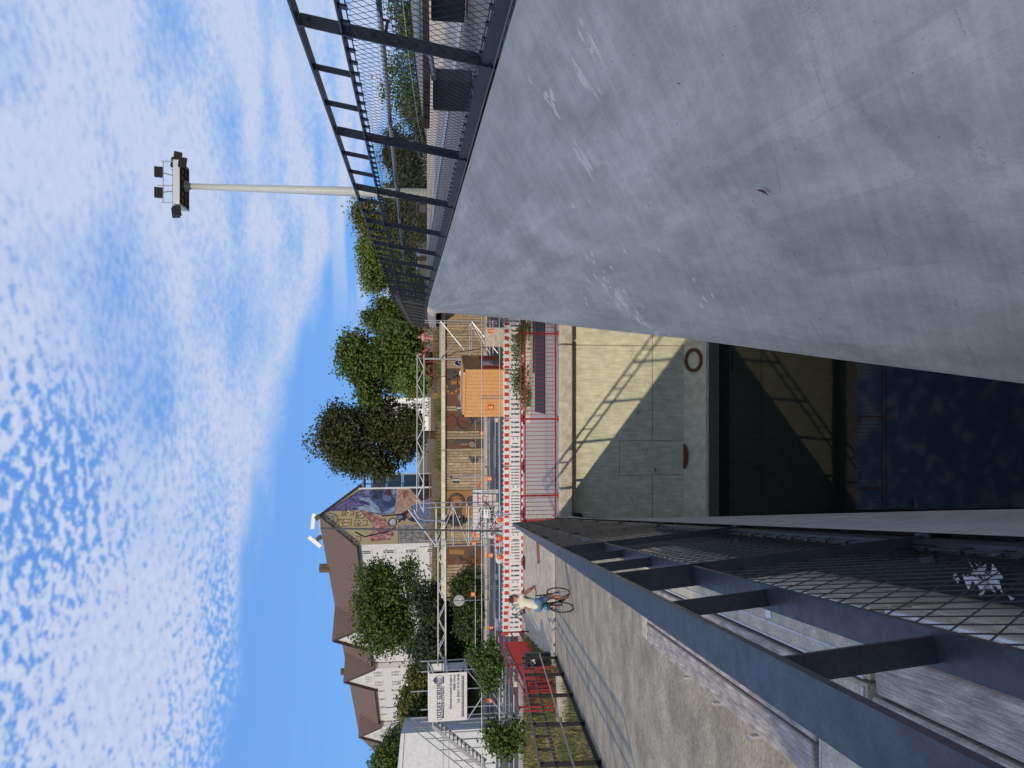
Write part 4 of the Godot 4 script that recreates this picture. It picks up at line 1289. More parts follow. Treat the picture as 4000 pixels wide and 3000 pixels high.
# ---------- scaffold, trusses, sign ----------
func truss(label: String, a: Vector3, b: Vector3, high: float, deep: float) -> void:
	var t := thing("lattice_girder", label, "truss", Vector3.ZERO, 0.0, "aluminium lattice girders")
	var al := (b - a).normalized()
	var n := int((b - a).length() / 0.62)
	for y in [0.0, high]:
		for zz in [0.0, -deep]:
			var s := S(); tube(s, a + Vector3(0, y, zz), b + Vector3(0, y, zz), 0.026, 0.026, 6)
			obj("chord", s, mats.galv, t)
	for zz in [0.0, -deep]:
		for k in n:
			var p := a.lerp(b, float(k) / n) + Vector3(0, 0.0 if k % 2 == 0 else high, zz)
			var q := a.lerp(b, float(k + 1) / n) + Vector3(0, high if k % 2 == 0 else 0.0, zz)
			var s := S(); tube(s, p, q, 0.017, 0.017, 5)
			obj("brace", s, mats.galv, t)
	for k in int(n / 3.0):
		var p := a.lerp(b, (k * 3.0 + 1.0) / n)
		var s := S(); tube(s, p, p + Vector3(0, 0, -deep), 0.02, 0.02, 5); obj("tie", s, mats.galv, t)

func tower(label: String, xs: Array, zs: Array, levels: Array, top: float, side := true) -> Node3D:
	var t := thing("scaffold_tower", label, "scaffold", Vector3.ZERO, 0.0, "tube scaffold towers")
	for x in xs:
		for z in zs:
			var s := S(); tube(s, Vector3(x, 0.0, z), Vector3(x, top, z), 0.026, 0.026, 7); obj("standard", s, mats.galv, t)
			s = S(); box(s, Vector3(x, 0.012, z), Vector3(0.16, 0.02, 0.16)); obj("base_plate", s, mats.galv_dull, t)
	for y in levels:
		for z in zs:
			var s := S(); tube(s, Vector3(xs[0], y, z), Vector3(xs[-1], y, z), 0.024, 0.024, 6); obj("ledger", s, mats.galv, t)
		for x in xs:
			var s := S(); tube(s, Vector3(x, y, zs[0]), Vector3(x, y, zs[-1]), 0.024, 0.024, 6); obj("transom", s, mats.galv, t)
	for k in levels.size() - 1:
		for z in zs:
			var f := k % 2 == 0
			var s := S(); tube(s, Vector3(xs[0 if f else -1], levels[k], z + 0.03), Vector3(xs[-1 if f else 0], levels[k + 1], z + 0.03), 0.022, 0.022, 6); obj("diagonal", s, mats.galv, t)
	return t

func build_scaffold() -> void:
	var s: SurfaceTool
	var z := -31.6
	var X := func(py: float) -> float: return at_depth(1750, py, 31.6).x
	var Y := func(px: float) -> float: return at_depth(px, 1900, 31.6).y
	truss("upper lattice girder running past the dark tree toward the scaffold tower", Vector3(X.call(2000), Y.call(1655), z), Vector3(X.call(1385), Y.call(1655) - 0.02, z), 0.30, 0.35)
	truss("lower lattice girder between the scaffold tower and the white advertising sign", Vector3(X.call(2600), Y.call(1742), z), Vector3(X.call(2118), Y.call(1742), z), 0.34, 0.35)
	tower("tube scaffold tower in front of the mirrored banner carrying both girders", [X.call(2138), X.call(1985)], [z - 0.25, z - 1.5], [0.5, 1.25, Y.call(1832), Y.call(1772), Y.call(1706)], Y.call(1640))
	# raking struts of the tower
	var t := thing("scaffold_strut", "long raking scaffold tube across the top of the tower by the painted gable", "scaffold tube")
	s = S(); tube(s, at_depth(1595, 1990, 31.3), at_depth(1705, 2135, 31.3), 0.032, 0.032, 7); obj("pipe", s, mats.galv, t)
	# right-hand frame under the promenade
	var t2 := tower("open scaffold frame standing beyond the end of the promenade flank", [at_depth(1720, 1400, 36.5).x, at_depth(1720, 1252, 36.5).x], [-36.5, -37.8], [0.35, at_depth(1842, 1300, 36.5).y, at_depth(1722, 1300, 36.5).y], at_depth(1660, 1300, 36.5).y)
	s = S(); tube(s, at_depth(1722, 1255, 36.4), at_depth(1823, 1378, 36.4), 0.03, 0.03, 7); obj("diagonal", s, mats.galv, t2)
	s = S(); tube(s, at_depth(1845, 1258, 36.4), at_depth(1946, 1380, 36.4), 0.03, 0.03, 7); obj("diagonal", s, mats.galv, t2)
	s = S()
	for k in 12:
		tube(s, at_depth(1723 + k * 4.0, 1400 - k * 2.0 - sin(k * 0.5) * 6.0, 36.2), at_depth(1727 + k * 4.0 + 4, 1400 - (k + 1) * 2.0 - sin((k + 1) * 0.5) * 6.0, 36.2), 0.02, 0.02, 5)
	pipe(s, [at_depth(1775, 1376, 36.2), at_depth(1850, 1368, 36.2), at_depth(1905, 1352, 36.2), at_depth(1930, 1335, 36.2)], 0.02, 5)
	tag(obj("black_cable", s, mats.black), "black cable sagging from the girder end over the scaffold frame", "cable")
	# white advertising sign on its tower
	var p0 := at_depth(1675, 2822, 30.6)
	var p1 := at_depth(1824, 2625, 30.6)
	var st := tower("scaffold tower holding the white advertising sign over the bank", [p0.x - 0.03, p1.x + 0.05], [-30.75, -31.9], [0.4, p1.y, (p0.y + p1.y) / 2, p0.y], p0.y + 0.35)
	for f in [0.3, 0.6]:
		s = S(); tube(s, Vector3(p0.x, p1.y - 0.05, -30.7), at_depth(1905, 2690, 30.9), 0.028, 0.028, 6)
	obj("strut", s, mats.galv, st)
	t = thing("advertising_sign", "white advertising sign with navy lettering hung on a scaffold tower", "sign")
	s = S(); box(s, Vector3((p0.x + p1.x) / 2, (p0.y + p1.y) / 2, -30.62), Vector3(p1.x - p0.x, p0.y - p1.y, 0.02)); obj("panel", s, mats.banner, t)
	var W := p1.x - p0.x
	var Hh := p0.y - p1.y
	var put_text := func(txt: String, fx: float, fy: float, high: float, m: Material, wide := 0.0):
		var tm := TextMesh.new()
		var f := SystemFont.new()
		f.font_names = PackedStringArray(["Droid Sans"])
		f.font_weight = 700
		tm.font = f
		tm.text = txt
		tm.font_size = 64
		tm.pixel_size = high / 46.0
		tm.depth = 0.006
		tm.horizontal_alignment = HORIZONTAL_ALIGNMENT_CENTER
		tm.material = m
		var o := MeshInstance3D.new()
		o.name = "lettering"
		o.mesh = tm
		var bb := tm.get_aabb().size.x
		var kx := wide / bb if wide > 0 else 1.0
		o.transform = Transform3D(Basis().scaled(Vector3(kx, 1, 1)), Vector3(p0.x + W * fx, p0.y - Hh * fy, -30.604))
		t.add_child(o, true)
	put_text.call("JOSEF GRUND", 0.49, 0.275, 0.20, mats.navy, W * 0.84)
	put_text.call("GERÜSTBAU", 0.49, 0.375, 0.095, mats.navy, W * 0.46)
	put_text.call("Heinrich-Credner-Straße 3", 0.60, 0.575, 0.095, mats.navy, W * 0.70)
	put_text.call("99087 Erfurt", 0.80, 0.67, 0.095, mats.navy, W * 0.32)
	put_text.call("Tel. (0361) 77 51 99 80", 0.665, 0.775, 0.095, mats.navy, W * 0.60)
	s = S()
	for q in [[0.17, 0.375, 0.20, 0.035], [0.86, 0.375, 0.14, 0.045]]: box(s, Vector3(p0.x + W * q[0], p0.y - Hh * q[1], -30.606), Vector3(W * q[2], Hh * q[3], 0.008))
	obj("rule", s, mats.navy, t)
	s = S(); prism(s, PackedVector2Array([Vector2(-0.17, 0), Vector2(0.17, 0), Vector2(0.10, 0.1), Vector2(0, 0.16), Vector2(-0.10, 0.1)]), Vector3(p0.x + W * 0.86, p0.y - Hh * 0.205, -30.609), Vector3.RIGHT, Vector3.UP, 0.008); obj("roof_mark", s, mats.navy, t)
	s = S()
	for q in [[0.04, 0.31, 0.005, 0.11], [0.95, 0.31, 0.005, 0.11], [0.495, 0.255 + 0.112, 0.0, 0.0]]: if q[2] > 0: box(s, Vector3(p0.x + W * q[0], p0.y - Hh * (q[1] - 0.035), -30.606), Vector3(W * q[2], Hh * q[3], 0.008))
	for fy in [0.222, 0.332]: box(s, Vector3(p0.x + W * 0.49, p0.y - Hh * fy, -30.607), Vector3(W * 0.91, Hh * 0.008, 0.008))
	obj("lettering_frame", s, mats.navy, t)
	s = S()
	for fy in [0.865, 0.915]: box(s, Vector3(p0.x + W * 0.50, p0.y - Hh * fy, -30.607), Vector3(W * 0.88, Hh * 0.012, 0.008))
	obj("rule", s, mats.navy, t)
	put_text.call("www.josefgrund-geruestbau.de", 0.50, 0.89, 0.06, mats.navy, W * 0.84)
	s = S()
	var q0 := at_depth(1684, 2622, 31.9)
	var q1 := at_depth(1826, 2588, 31.9)
	box(s, Vector3((q0.x + q1.x) / 2, (q0.y + q1.y) / 2, -31.96), Vector3(q1.x - q0.x, q0.y - q1.y, 0.02))
	tag(obj("blank_sign", s, mats.banner), "narrow blank white sheet on the rear of the sign tower", "sign")

# ---------- site fences with banner, road furniture ----------
func site_fence(label: String, z: float, py0: float, py1: float, top: float, low: float) -> void:
	var t := thing("site_fence", label, "fence", Vector3.ZERO, 0.0, "tube site fences")
	var x0 := at_depth(1880, py0, -z).x
	var x1 := at_depth(1880, py1, -z).x
	var s: SurfaceTool
	for y in [top, low, 0.12]:
		s = S(); tube(s, Vector3(x0, y, z), Vector3(x1, y, z), 0.018, 0.018, 6); obj("rail", s, mats.galv, t)
	var n := int(absf(x1 - x0) / 3.4)
	for k in n + 1:
		for e in [-0.05, 0.05]:
			var x: float = lerpf(x0, x1, float(k) / n) + e
			s = S(); tube(s, Vector3(x, 0.0, z), Vector3(x, top + 0.03, z), 0.018, 0.018, 6); obj("post", s, mats.galv_dull, t)
		s = S(); bevel_box(s, Vector3(lerpf(x0, x1, float(k) / n), 0.07, z), Vector3(0.24, 0.14, 0.65), 0.02); obj("foot", s, mats.ledge, t)

func build_road_things() -> void:
	var s: SurfaceTool
	site_fence("galvanised tube site fence just behind the red and white barriers", -30.1, 3040.0, 1180.0, at_depth(1882, 1800, 30.1).y, at_depth(1952, 1800, 30.1).y)
	site_fence("second tube site fence across the road in front of the relief wall", -37.5, 2560.0, 1640.0, at_depth(1857, 1800, 37.5).y, 0.5)
	var k := 0
	for q in [[1910, 1869, 30.05], [1915, 2168, 30.05], [1864, 2093, 31.0], [1917, 2452, 30.05], [1918, 1293, 30.05], [1912, 2735, 30.05]]:
		var txt: String = ["red and yellow notice under the far traffic light", "red and yellow notice beside the amber lamps", "red and yellow notice on the mirrored banner", "red and yellow notice at the end of the barrier row", "red and yellow notice under the open scaffold frame", "red and yellow notice below the advertising sign"][k]
		var p := at_depth(q[0], q[1], q[2])
		sign_plate(txt, Vector3(p.x, p.y, -q[2] + 0.06), 0.19, 0.22)
		k += 1
	k = 0
	for q in [[1874, 1894], [1851, 2123], [1847, 2322], [1880, 1693]]:
		var txt: String = ["faded red notice on the second fence near the far traffic light", "faded red notice on the second fence beside the scaffold tower", "faded red notice on the second fence near the round sign", "faded red notice on the second fence near the orange container"][k]
		var p := at_depth(q[0], q[1], 37.4)
		sign_plate(txt, Vector3(p.x, p.y, -37.42), 0.24, 0.22)
		k += 1
	# mirrored banner, seen from its back
	var a := at_depth(1846, 2104, 32.2)
	var b := at_depth(1947, 1912, 32.2)
	var t := thing("fence_banner", "white fence banner seen from behind, with mirrored black letters and orange diagram", "banner", Vector3((a.x + b.x) / 2, b.y, -32.2))
	var W := b.x - a.x
	var Hh := a.y - b.y
	s = S()
	for i in 12:
		for j in 6:
			var g := func(u: float, v: float) -> Vector3: return Vector3(W * (u - 0.5), Hh * v, 0.03 * sin(u * 14.0) * (1.0 - v * 0.5))
			quad(s, g.call(i / 12.0, j / 6.0), g.call(i / 12.0, (j + 1) / 6.0), g.call((i + 1) / 12.0, (j + 1) / 6.0), g.call((i + 1) / 12.0, j / 6.0))
	obj("sheet", s, mats.banner, t)
	s = S()
	for i in 14: box(s, Vector3(W * (i / 13.0 - 0.5), Hh * 0.5, 0.034), Vector3(0.008, Hh, 0.004))
	for j in 6: box(s, Vector3(0, Hh * j / 5.0, 0.034), Vector3(W, 0.008, 0.004))
	obj("grid", s, mats.parapet, t)
	s = S()
	var L := func(u0, v0, u1, v1): bar(s, Vector3(W * (u0 - 0.5), Hh * v0, 0.045), Vector3(W * (u1 - 0.5), Hh * v1, 0.045), 0.022, 0.006, Vector3.BACK)
	L.call(0.69, 0.82, 0.92, 0.82); L.call(0.92, 0.82, 0.92, 0.25); L.call(0.92, 0.25, 0.66, 0.25); L.call(0.69, 0.82, 0.66, 0.25); L.call(0.82, 0.82, 0.82, 0.62); L.call(0.76, 0.62, 0.88, 0.62); L.call(0.76, 0.62, 0.74, 0.5); L.call(0.74, 0.5, 0.85, 0.45); L.call(0.88, 0.62, 0.85, 0.45)
	for i in 4: L.call(0.69 + i * 0.02, 0.40 + i * 0.05, 0.72 + i * 0.012, 0.52 + i * 0.02)
	obj("diagram", s, mats.orange_sign, t)
	for q in [["Geschützt", 0.30, 0.66, 0.95], ["Baustelle", 0.36, 0.26, 0.70]]:
		var tm := TextMesh.new()
		var f := SystemFont.new()
		f.font_names = PackedStringArray(["Droid Sans"])
		f.font_weight = 700
		tm.font = f
		tm.text = q[0]
		tm.font_size = 64
		tm.pixel_size = 0.0048
		tm.depth = 0.006
		tm.material = mats.black
		var o := MeshInstance3D.new()
		o.name = "lettering"
		o.mesh = tm
		o.transform = Transform3D(Basis(Vector3.UP, PI), Vector3(W * (q[1] - 0.5), Hh * q[2], 0.05))
		t.add_child(o, true)
	for e in [-0.5, 0.5]:
		s = S(); tube(s, Vector3(W * e, -b.y, -0.02), Vector3(W * e, Hh, -0.02), 0.018, 0.018, 6); obj("post", s, mats.galv_dull, t)
	# small white arrow sign
	var p := at_depth(1898, 2006, 30.9)
	t = thing("arrow_sign", "small white sign with a black arrow on the scaffold tower", "sign", p)
	s = S(); box(s, Vector3.ZERO, Vector3(0.36, 0.17, 0.012)); obj("plate", s, mats.white, t)
	s = S(); bar(s, Vector3(-0.12, 0, 0.012), Vector3(0.12, 0, 0.012), 0.02, 0.006, Vector3.BACK); bar(s, Vector3(0.12, 0, 0.012), Vector3(0.06, 0.04, 0.012), 0.02, 0.006, Vector3.BACK); bar(s, Vector3(0.12, 0, 0.012), Vector3(0.06, -0.04, 0.012), 0.02, 0.006, Vector3.BACK); obj("arrow", s, mats.black, t)
	s = S(); tube(s, Vector3(0, 0.1, -0.02), Vector3(0, -p.y, -0.02), 0.02, 0.02, 6); obj("post", s, mats.galv, t)
	# traffic lights
	p = at_depth(1780, 2034, 33.0)
	t = thing("traffic_light", "tall grey traffic signal with curved arm behind the scaffold tower", "traffic light", Vector3(p.x, 0, p.z))
	s = S(); tube(s, Vector3(-0.02, 0, -0.06), Vector3(-0.02, at_depth(1716, 2034, 33.0).y, -0.06), 0.06, 0.055, 10)
	var arm := []
	for q in [[1716, 2034], [1690, 2033], [1660, 2032], [1638, 2025], [1625, 2008], [1618, 1990]]: arm.append(at_depth(q[0], q[1], 33.0) - t.position + Vector3(0, 0, -0.06))
	pipe(s, arm, 0.045, 8); obj("pole", s, mats.galv_dull, t)
	s = S(); bevel_box(s, Vector3(0.0, p.y, 0.05), Vector3(0.22, 0.98, 0.22), 0.02); obj("housing", s, mats.black, t)
	for i in 3:
		s = S(); tube(s, Vector3(0.10, p.y + 0.3 - i * 0.3, 0.05), Vector3(0.24, p.y + 0.27 - i * 0.3, 0.05), 0.11, 0.10, 10, false); tube(s, Vector3(0.10, p.y + 0.3 - i * 0.3, 0.05), Vector3(0.12, p.y + 0.3 - i * 0.3, 0.05), 0.09, 0.09, 10)
		obj("hood", s, mats.black, t)
	s = S(); box(s, Vector3(-0.19, p.y - 0.05, 0.05), Vector3(0.10, 0.5, 0.16)); obj("rear_unit", s, mats.black, t)
	p = at_depth(1780, 1866, 42.0)
	t = thing("traffic_light", "small black traffic signal on a white post across the road", "traffic light", Vector3(p.x, 0, p.z))
	s = S(); tube(s, Vector3(0.05, 0.0, 0), Vector3(0.05, p.y + 0.25, 0), 0.05, 0.045, 8); obj("post", s, mats.galv, t)
	s = S(); bevel_box(s, Vector3(-0.12, p.y, 0.05), Vector3(0.16, 0.46, 0.18), 0.02); box(s, Vector3(0.05, p.y + 0.27, 0), Vector3(0.14, 0.1, 0.14)); obj("housing", s, mats.black, t)
	for i in 2:
		s = S(); tube(s, Vector3(-0.2, p.y + 0.1 - i * 0.2, 0.05), Vector3(-0.31, p.y + 0.08 - i * 0.2, 0.05), 0.08, 0.075, 8); obj("hood", s, mats.black, t)
	s = S(); box(s, Vector3(-0.115, p.y, 0.145), Vector3(0.05, 0.44, 0.01)); obj("white_edge", s, mats.white, t)
	# round sign from behind, blue signs
	p = at_depth(1793, 2346, 36.0)
	t = thing("round_sign", "round grey back of a road sign on a thin post before the dark hedge", "road sign", Vector3(p.x, 0, p.z))
	s = S(); tube(s, Vector3(0, p.y, 0), Vector3(0, p.y, 0.02), 0.28, 0.28, 22); obj("disc", s, mats.galv_dull, t)
	s = S(); tube(s, Vector3(0, 0, 0.05), Vector3(0, p.y + 0.27, 0.05), 0.025, 0.025, 8); obj("post", s, mats.galv, t)
	s = S(); box(s, Vector3(0.07, p.y + 0.16 - 0.2, 0.03), Vector3(0.06, 0.05, 0.006)); obj("sticker", s, mats.white, t)
	p = at_depth(1794, 1420, 40.0)
	t = thing("round_sign", "round blue mandatory sign with a white arrow beside the container", "road sign", Vector3(p.x, 0, p.z), 0.9)
	s = S(); tube(s, Vector3(0, p.y, 0), Vector3(0, p.y, 0.02), 0.27, 0.27, 22); obj("disc", s, mats.navy, t)
	s = S(); ring_band(s, Vector3(0, p.y, 0.02), 0.25, 0.28, 0, TAU, 22, 0.01); bar(s, Vector3(-0.12, p.y - 0.1, 0.035), Vector3(0.02, p.y + 0.05, 0.035), 0.05, 0.006, Vector3.BACK); bar(s, Vector3(0.02, p.y + 0.05, 0.035), Vector3(0.15, p.y + 0.02, 0.035), 0.05, 0.006, Vector3.BACK); obj("arrow", s, mats.white, t)
	s = S(); tube(s, Vector3(0, 0, -0.03), Vector3(0, p.y + 0.2, -0.03), 0.03, 0.03, 8); obj("post", s, mats.galv, t)
	p = at_depth(1800, 1592, 40.0)
	t = thing("round_sign", "dark back of a road sign on a white post between the reliefs", "road sign", Vector3(p.x, 0, p.z), -0.5)
	s = S(); tube(s, Vector3(0, p.y, 0), Vector3(0, p.y, 0.02), 0.27, 0.27, 22); obj("disc", s, mats.grey_block, t)
	s = S(); tube(s, Vector3(0, 0, 0.05), Vector3(0, p.y + 0.22, 0.05), 0.03, 0.03, 8); obj("post", s, mats.white, t)
	# tall camera mast by the barriers
	p = at_depth(1955, 2078, 29.2)
	var top := at_depth(1252, 2064, 29.2)
	t = thing("camera_mast", "slim dark mast with two white lamp heads in front of the painted gable", "mast", Vector3(p.x, 0, p.z))
	s = S(); tube(s, Vector3(0, 0, 0), top - t.position, 0.045, 0.035, 10); obj("pole", s, mat("mast_grey", Color(0.10, 0.105, 0.11), 0.4, 0.4), t)
	var tp := top - t.position
	s = S(); bar(s, tp + Vector3(-0.42, 0.0, 0), tp + Vector3(0.38, 0.04, 0), 0.04, 0.04); obj("crossarm", s, mats.galv_dull, t)
	for e in [[-0.52, 0.10, 0.5], [0.30, 0.16, -0.45]]:
		s = S(); box(s, tp + Vector3(e[0], e[1] + 0.12, 0), Vector3(0.62, 0.15, 0.10), Basis(Vector3.BACK, e[2] + 0.35)); obj("lamp_head", s, mats.white, t)
		s = S(); box(s, tp + Vector3(e[0] + 0.14, e[1] - 0.05, 0.02), Vector3(0.18, 0.20, 0.12), Basis(Vector3.BACK, 0.6)); obj("camera", s, mats.black, t)
	for e in [-1.0, 1.0]:
		s = S(); tube(s, Vector3(0, 1.15, 0), Vector3(e * 0.55, 0.0, -0.25), 0.03, 0.03, 6); obj("leg", s, mats.galv_dull, t)
	s = S(); box(s, Vector3(0, at_depth(1850, 2078, 29.2).y, 0.05), Vector3(0.05, 0.22, 0.02)); obj("marker", s, mats.orange_sign, t)
	# white ballast blocks
	for q in [[1935, 2022, "white ballast block at the foot of the scaffold tower under the arrow sign"], [1945, 2178, "white ballast block beside the third amber lamp"], [1945, 2440, "white ballast block at the end of the barrier row"]]:
		var c := at_depth(q[0], q[1], 30.6)
		s = S(); bevel_box(s, Vector3(c.x, 0.42, -30.6), Vector3(0.42, 0.84, 0.5), 0.05)
		tag(obj("ballast_block", s, mats.white_plastic), q[2], "ballast", "white ballast blocks")
	var c := at_depth(1945, 1318, 35.0)
	s = S(); bevel_box(s, Vector3(c.x, 0.45, -35.0), Vector3(0.95, 0.90, 0.7), 0.03)
	tag(obj("ballast_block", s, mats.coping), "large grey concrete block under the open scaffold frame", "ballast", "white ballast blocks")
	# floodlight mast
	var D := 52.0
	var base := at_depth(1660, 757, D)
	var hd := at_depth(745, 728, D)
	t = thing("floodlight_mast", "tall tapering grey floodlight mast rising behind the promenade", "mast", Vector3(base.x, 0.0, base.z))
	s = S(true); tube(s, Vector3(0, 0, 0), Vector3(hd.x - base.x, hd.y, 0), 0.44, 0.20, 16); obj("pole", s, mat("mast_paint", Color(0.46, 0.49, 0.47), 0.55, 0.0, tex.brush, 1.3), t)
	var h := Vector3(hd.x - base.x, hd.y, 0)
	s = S(); tube(s, h, h + Vector3(0, 0.35, 0), 0.20, 0.42, 12); obj("collar", s, mats.galv_dull, t)
	s = S()
	for q in [[-1.45, 0, 0.12, 2.1], [1.45, 0, 0.12, 2.1], [0, -1.0, 2.9, 0.12], [0, 1.0, 2.9, 0.12]]: box(s, h + Vector3(q[0], 0.62, q[1]), Vector3(q[2], 0.42, q[3]))
	obj("platform_rim", s, mats.galv, t)
	s = S()
	for i in 6: box(s, h + Vector3(-1.25 + i * 0.5, 0.44, 0), Vector3(0.12, 0.10, 1.9))
	for i in 3: box(s, h + Vector3(0, 0.40, -0.7 + i * 0.7), Vector3(2.8, 0.08, 0.12))
	obj("platform_beam", s, mats.steel_black, t)
	s = S(); box(s, h + Vector3(0.0, 0.52, 0), Vector3(2.7, 0.03, 1.9)); obj("platform", s, mats.galv_dull, t)
	s = S()
	for x in [-1.4, 1.4]: for zz in [-0.95, 0.95]: bar(s, h + Vector3(x, 0.8, zz), h + Vector3(x, 1.6, zz), 0.05, 0.05)
	for zz in [-0.95, 0.95]: bar(s, h + Vector3(-1.4, 1.5, zz), h + Vector3(1.4, 1.5, zz), 0.05, 0.05)
	bar(s, h + Vector3(0, 0.8, 0), h + Vector3(0, 2.2, 0), 0.05, 0.05); obj("guard_rail", s, mats.galv_dull, t)
	for q in [[-1.75, 1.15, -0.5, 0.12], [-1.85, 0.75, 0.5, 0.12], [1.75, 1.2, -0.5, -0.12], [1.85, 0.7, 0.5, -0.12], [-0.75, 1.8, 0.95, 0.0], [0.65, 1.8, 0.95, 0.0], [1.3, 0.2, 1.1, -0.1]]:
		s = S(); bevel_box(s, h + Vector3(q[0], q[1], q[2]), Vector3(0.70, 0.52, 0.28), 0.03, Basis(Vector3.BACK, q[3]) * Basis(Vector3.RIGHT, 0.25)); obj("floodlight", s, mats.steel_black, t)
		s = S(); bar(s, h + Vector3(q[0] * 0.72, 0.8, q[2] * 0.8), h + Vector3(q[0], q[1] - 0.1, q[2]), 0.05, 0.05); obj("bracket", s, mats.galv_dull, t)

# ---------- foliage ----------
func leaf_material(key: String) -> StandardMaterial3D:
	if mats.has(key): return mats[key]
	var m := StandardMaterial3D.new()
	m.vertex_color_use_as_albedo = true
	m.albedo_color = Color.WHITE
	m.roughness = 0.55
	m.metallic_specular = 0.35
	m.backlight_enabled = true
	m.backlight = Color(0.5, 0.55, 0.35)
	m.cull_mode = BaseMaterial3D.CULL_DISABLED
	mats[key] = m
	return m
func arrays_mesh(v: PackedVector3Array, n: PackedVector3Array, c: PackedColorArray, m: Material) -> ArrayMesh:
	var a := []
	a.resize(Mesh.ARRAY_MAX)
	a[Mesh.ARRAY_VERTEX] = v
	a[Mesh.ARRAY_NORMAL] = n
	a[Mesh.ARRAY_COLOR] = c
	var me := ArrayMesh.new()
	me.add_surface_from_arrays(Mesh.PRIMITIVE_TRIANGLES, a)
	me.surface_set_material(0, m)
	return me
# blobs: [centre, radii, clumps]; every clump is a spray of leaves
func crown_mesh(blobs: Array, leaf: float, col: Color, seed_: int, per := 8, spread := 2.2, fill := 0.25) -> ArrayMesh:
	var r := RandomNumberGenerator.new()
	r.seed = seed_
	var v := PackedVector3Array()
	var nn := PackedVector3Array()
	var cc := PackedColorArray()
	var lumps := []
	for b in blobs:                                  # every mass is broken into boughs of its own
		var nb := 9
		for k in nb:
			var d := Vector3(r.randfn(), r.randfn() * 0.9 + 0.15, r.randfn()).normalized()
			var f := r.randf_range(0.34, 0.64)
			lumps.append([b[0] + d * b[1] * r.randf_range(0.45, 0.90), b[1] * f * Vector3(1.0, 0.78, 1.0), b[2] * 2.1 / nb])
	for b in lumps:
		var c0: Vector3 = b[0]
		var rad: Vector3 = b[1]
		for k in int(b[2]):
			var d := Vector3(r.randfn(), r.randfn(), r.randfn()).normalized()
			var f := r.randf_range(0.80, 1.06) if r.randf() > fill else r.randf_range(0.3, 0.8)
			if r.randf() < 0.07: f += 0.16
			var p := c0 + d * rad * f
			var warm := r.randf_range(-0.12, 0.18)
			for j in per:
				var q := p + Vector3(r.randfn(), r.randfn() * 0.8, r.randfn()) * leaf * spread * 0.5
				var nrm := (d * 0.6 + Vector3(r.randfn(), r.randfn() + 0.7, r.randfn()) * 0.8).normalized()
				var ax := nrm.cross(Vector3(r.randfn(), r.randfn(), r.randfn())).normalized()
				var ay := nrm.cross(ax)
				var s := leaf * r.randf_range(0.5, 1.1)
				var a := q + ax * s * 0.5
				var e := q - ax * s * 0.5
				var u := q + ay * s * 0.34 + nrm * s * 0.08
				var w := q - ay * s * 0.34 + nrm * s * 0.08
				var cl := Color(col.r * (1.0 + warm), col.g, col.b * (1.0 - warm))
				for x in [a, e, u, a, w, e]:
					v.append(x); nn.append(nrm); cc.append(cl)
	return arrays_mesh(v, nn, cc, leaf_material("leaf"))
func tree(called: String, label: String, base: Vector3, blobs: Array, leaf: float, col: Color, seed_: int, group := "", trunk_r := 0.25, per := 8, spread := 2.2) -> Node3D:
	var t := thing(called, label, "tree" if called.ends_with("tree") else ("hedge" if called.ends_with("hedge") else "shrub"), base, 0.0, group)
	var loc := []
	for b in blobs: loc.append([b[0] - base, b[1], b[2]])
	if trunk_r > 0:
		var s := S(true)
		var top: Vector3 = loc[0][0]
		var fork := Vector3(top.x * 0.4, maxf(top.y * 0.45, 0.5), top.z * 0.4)
		tube(s, Vector3(0, -0.1, 0), fork, trunk_r, trunk_r * 0.7, 8)
		for b in loc:
			var mid: Vector3 = fork.lerp(b[0], 0.5) + Vector3(0, 0.3, 0)
			tube(s, fork, mid, trunk_r * 0.5, trunk_r * 0.32, 6)
			tube(s, mid, b[0] + Vector3(0, b[1].y * 0.5, 0), trunk_r * 0.32, trunk_r * 0.08, 5)
			for k in 4:
				var e: Vector3 = Vector3(cos(k * 1.7 + b[0].x), 0.4, sin(k * 1.7 + b[0].x)) * b[1] * 0.75
				tube(s, mid.lerp(b[0], 0.4), b[0] + e, trunk_r * 0.18, trunk_r * 0.04, 4)
		obj("trunk", s, mat("bark", Color(0.055, 0.042, 0.032), 0.95), t)
	put("crown", crown_mesh(loc, leaf, col, seed_, per, spread), t)
	return t
# turn picture boxes [px, py, half px, half py, clumps] at a distance into blobs
func blobs_at(d: float, list: Array) -> Array:
	var out := []
	for q in list:
		var c := at_depth(q[0], q[1], d + (q[5] if q.size() > 5 else 0.0))
		var k := d / F
		out.append([c, Vector3(q[3] * k, q[2] * k, (q[3] + q[2]) * 0.5 * k), q[4]])
	return out

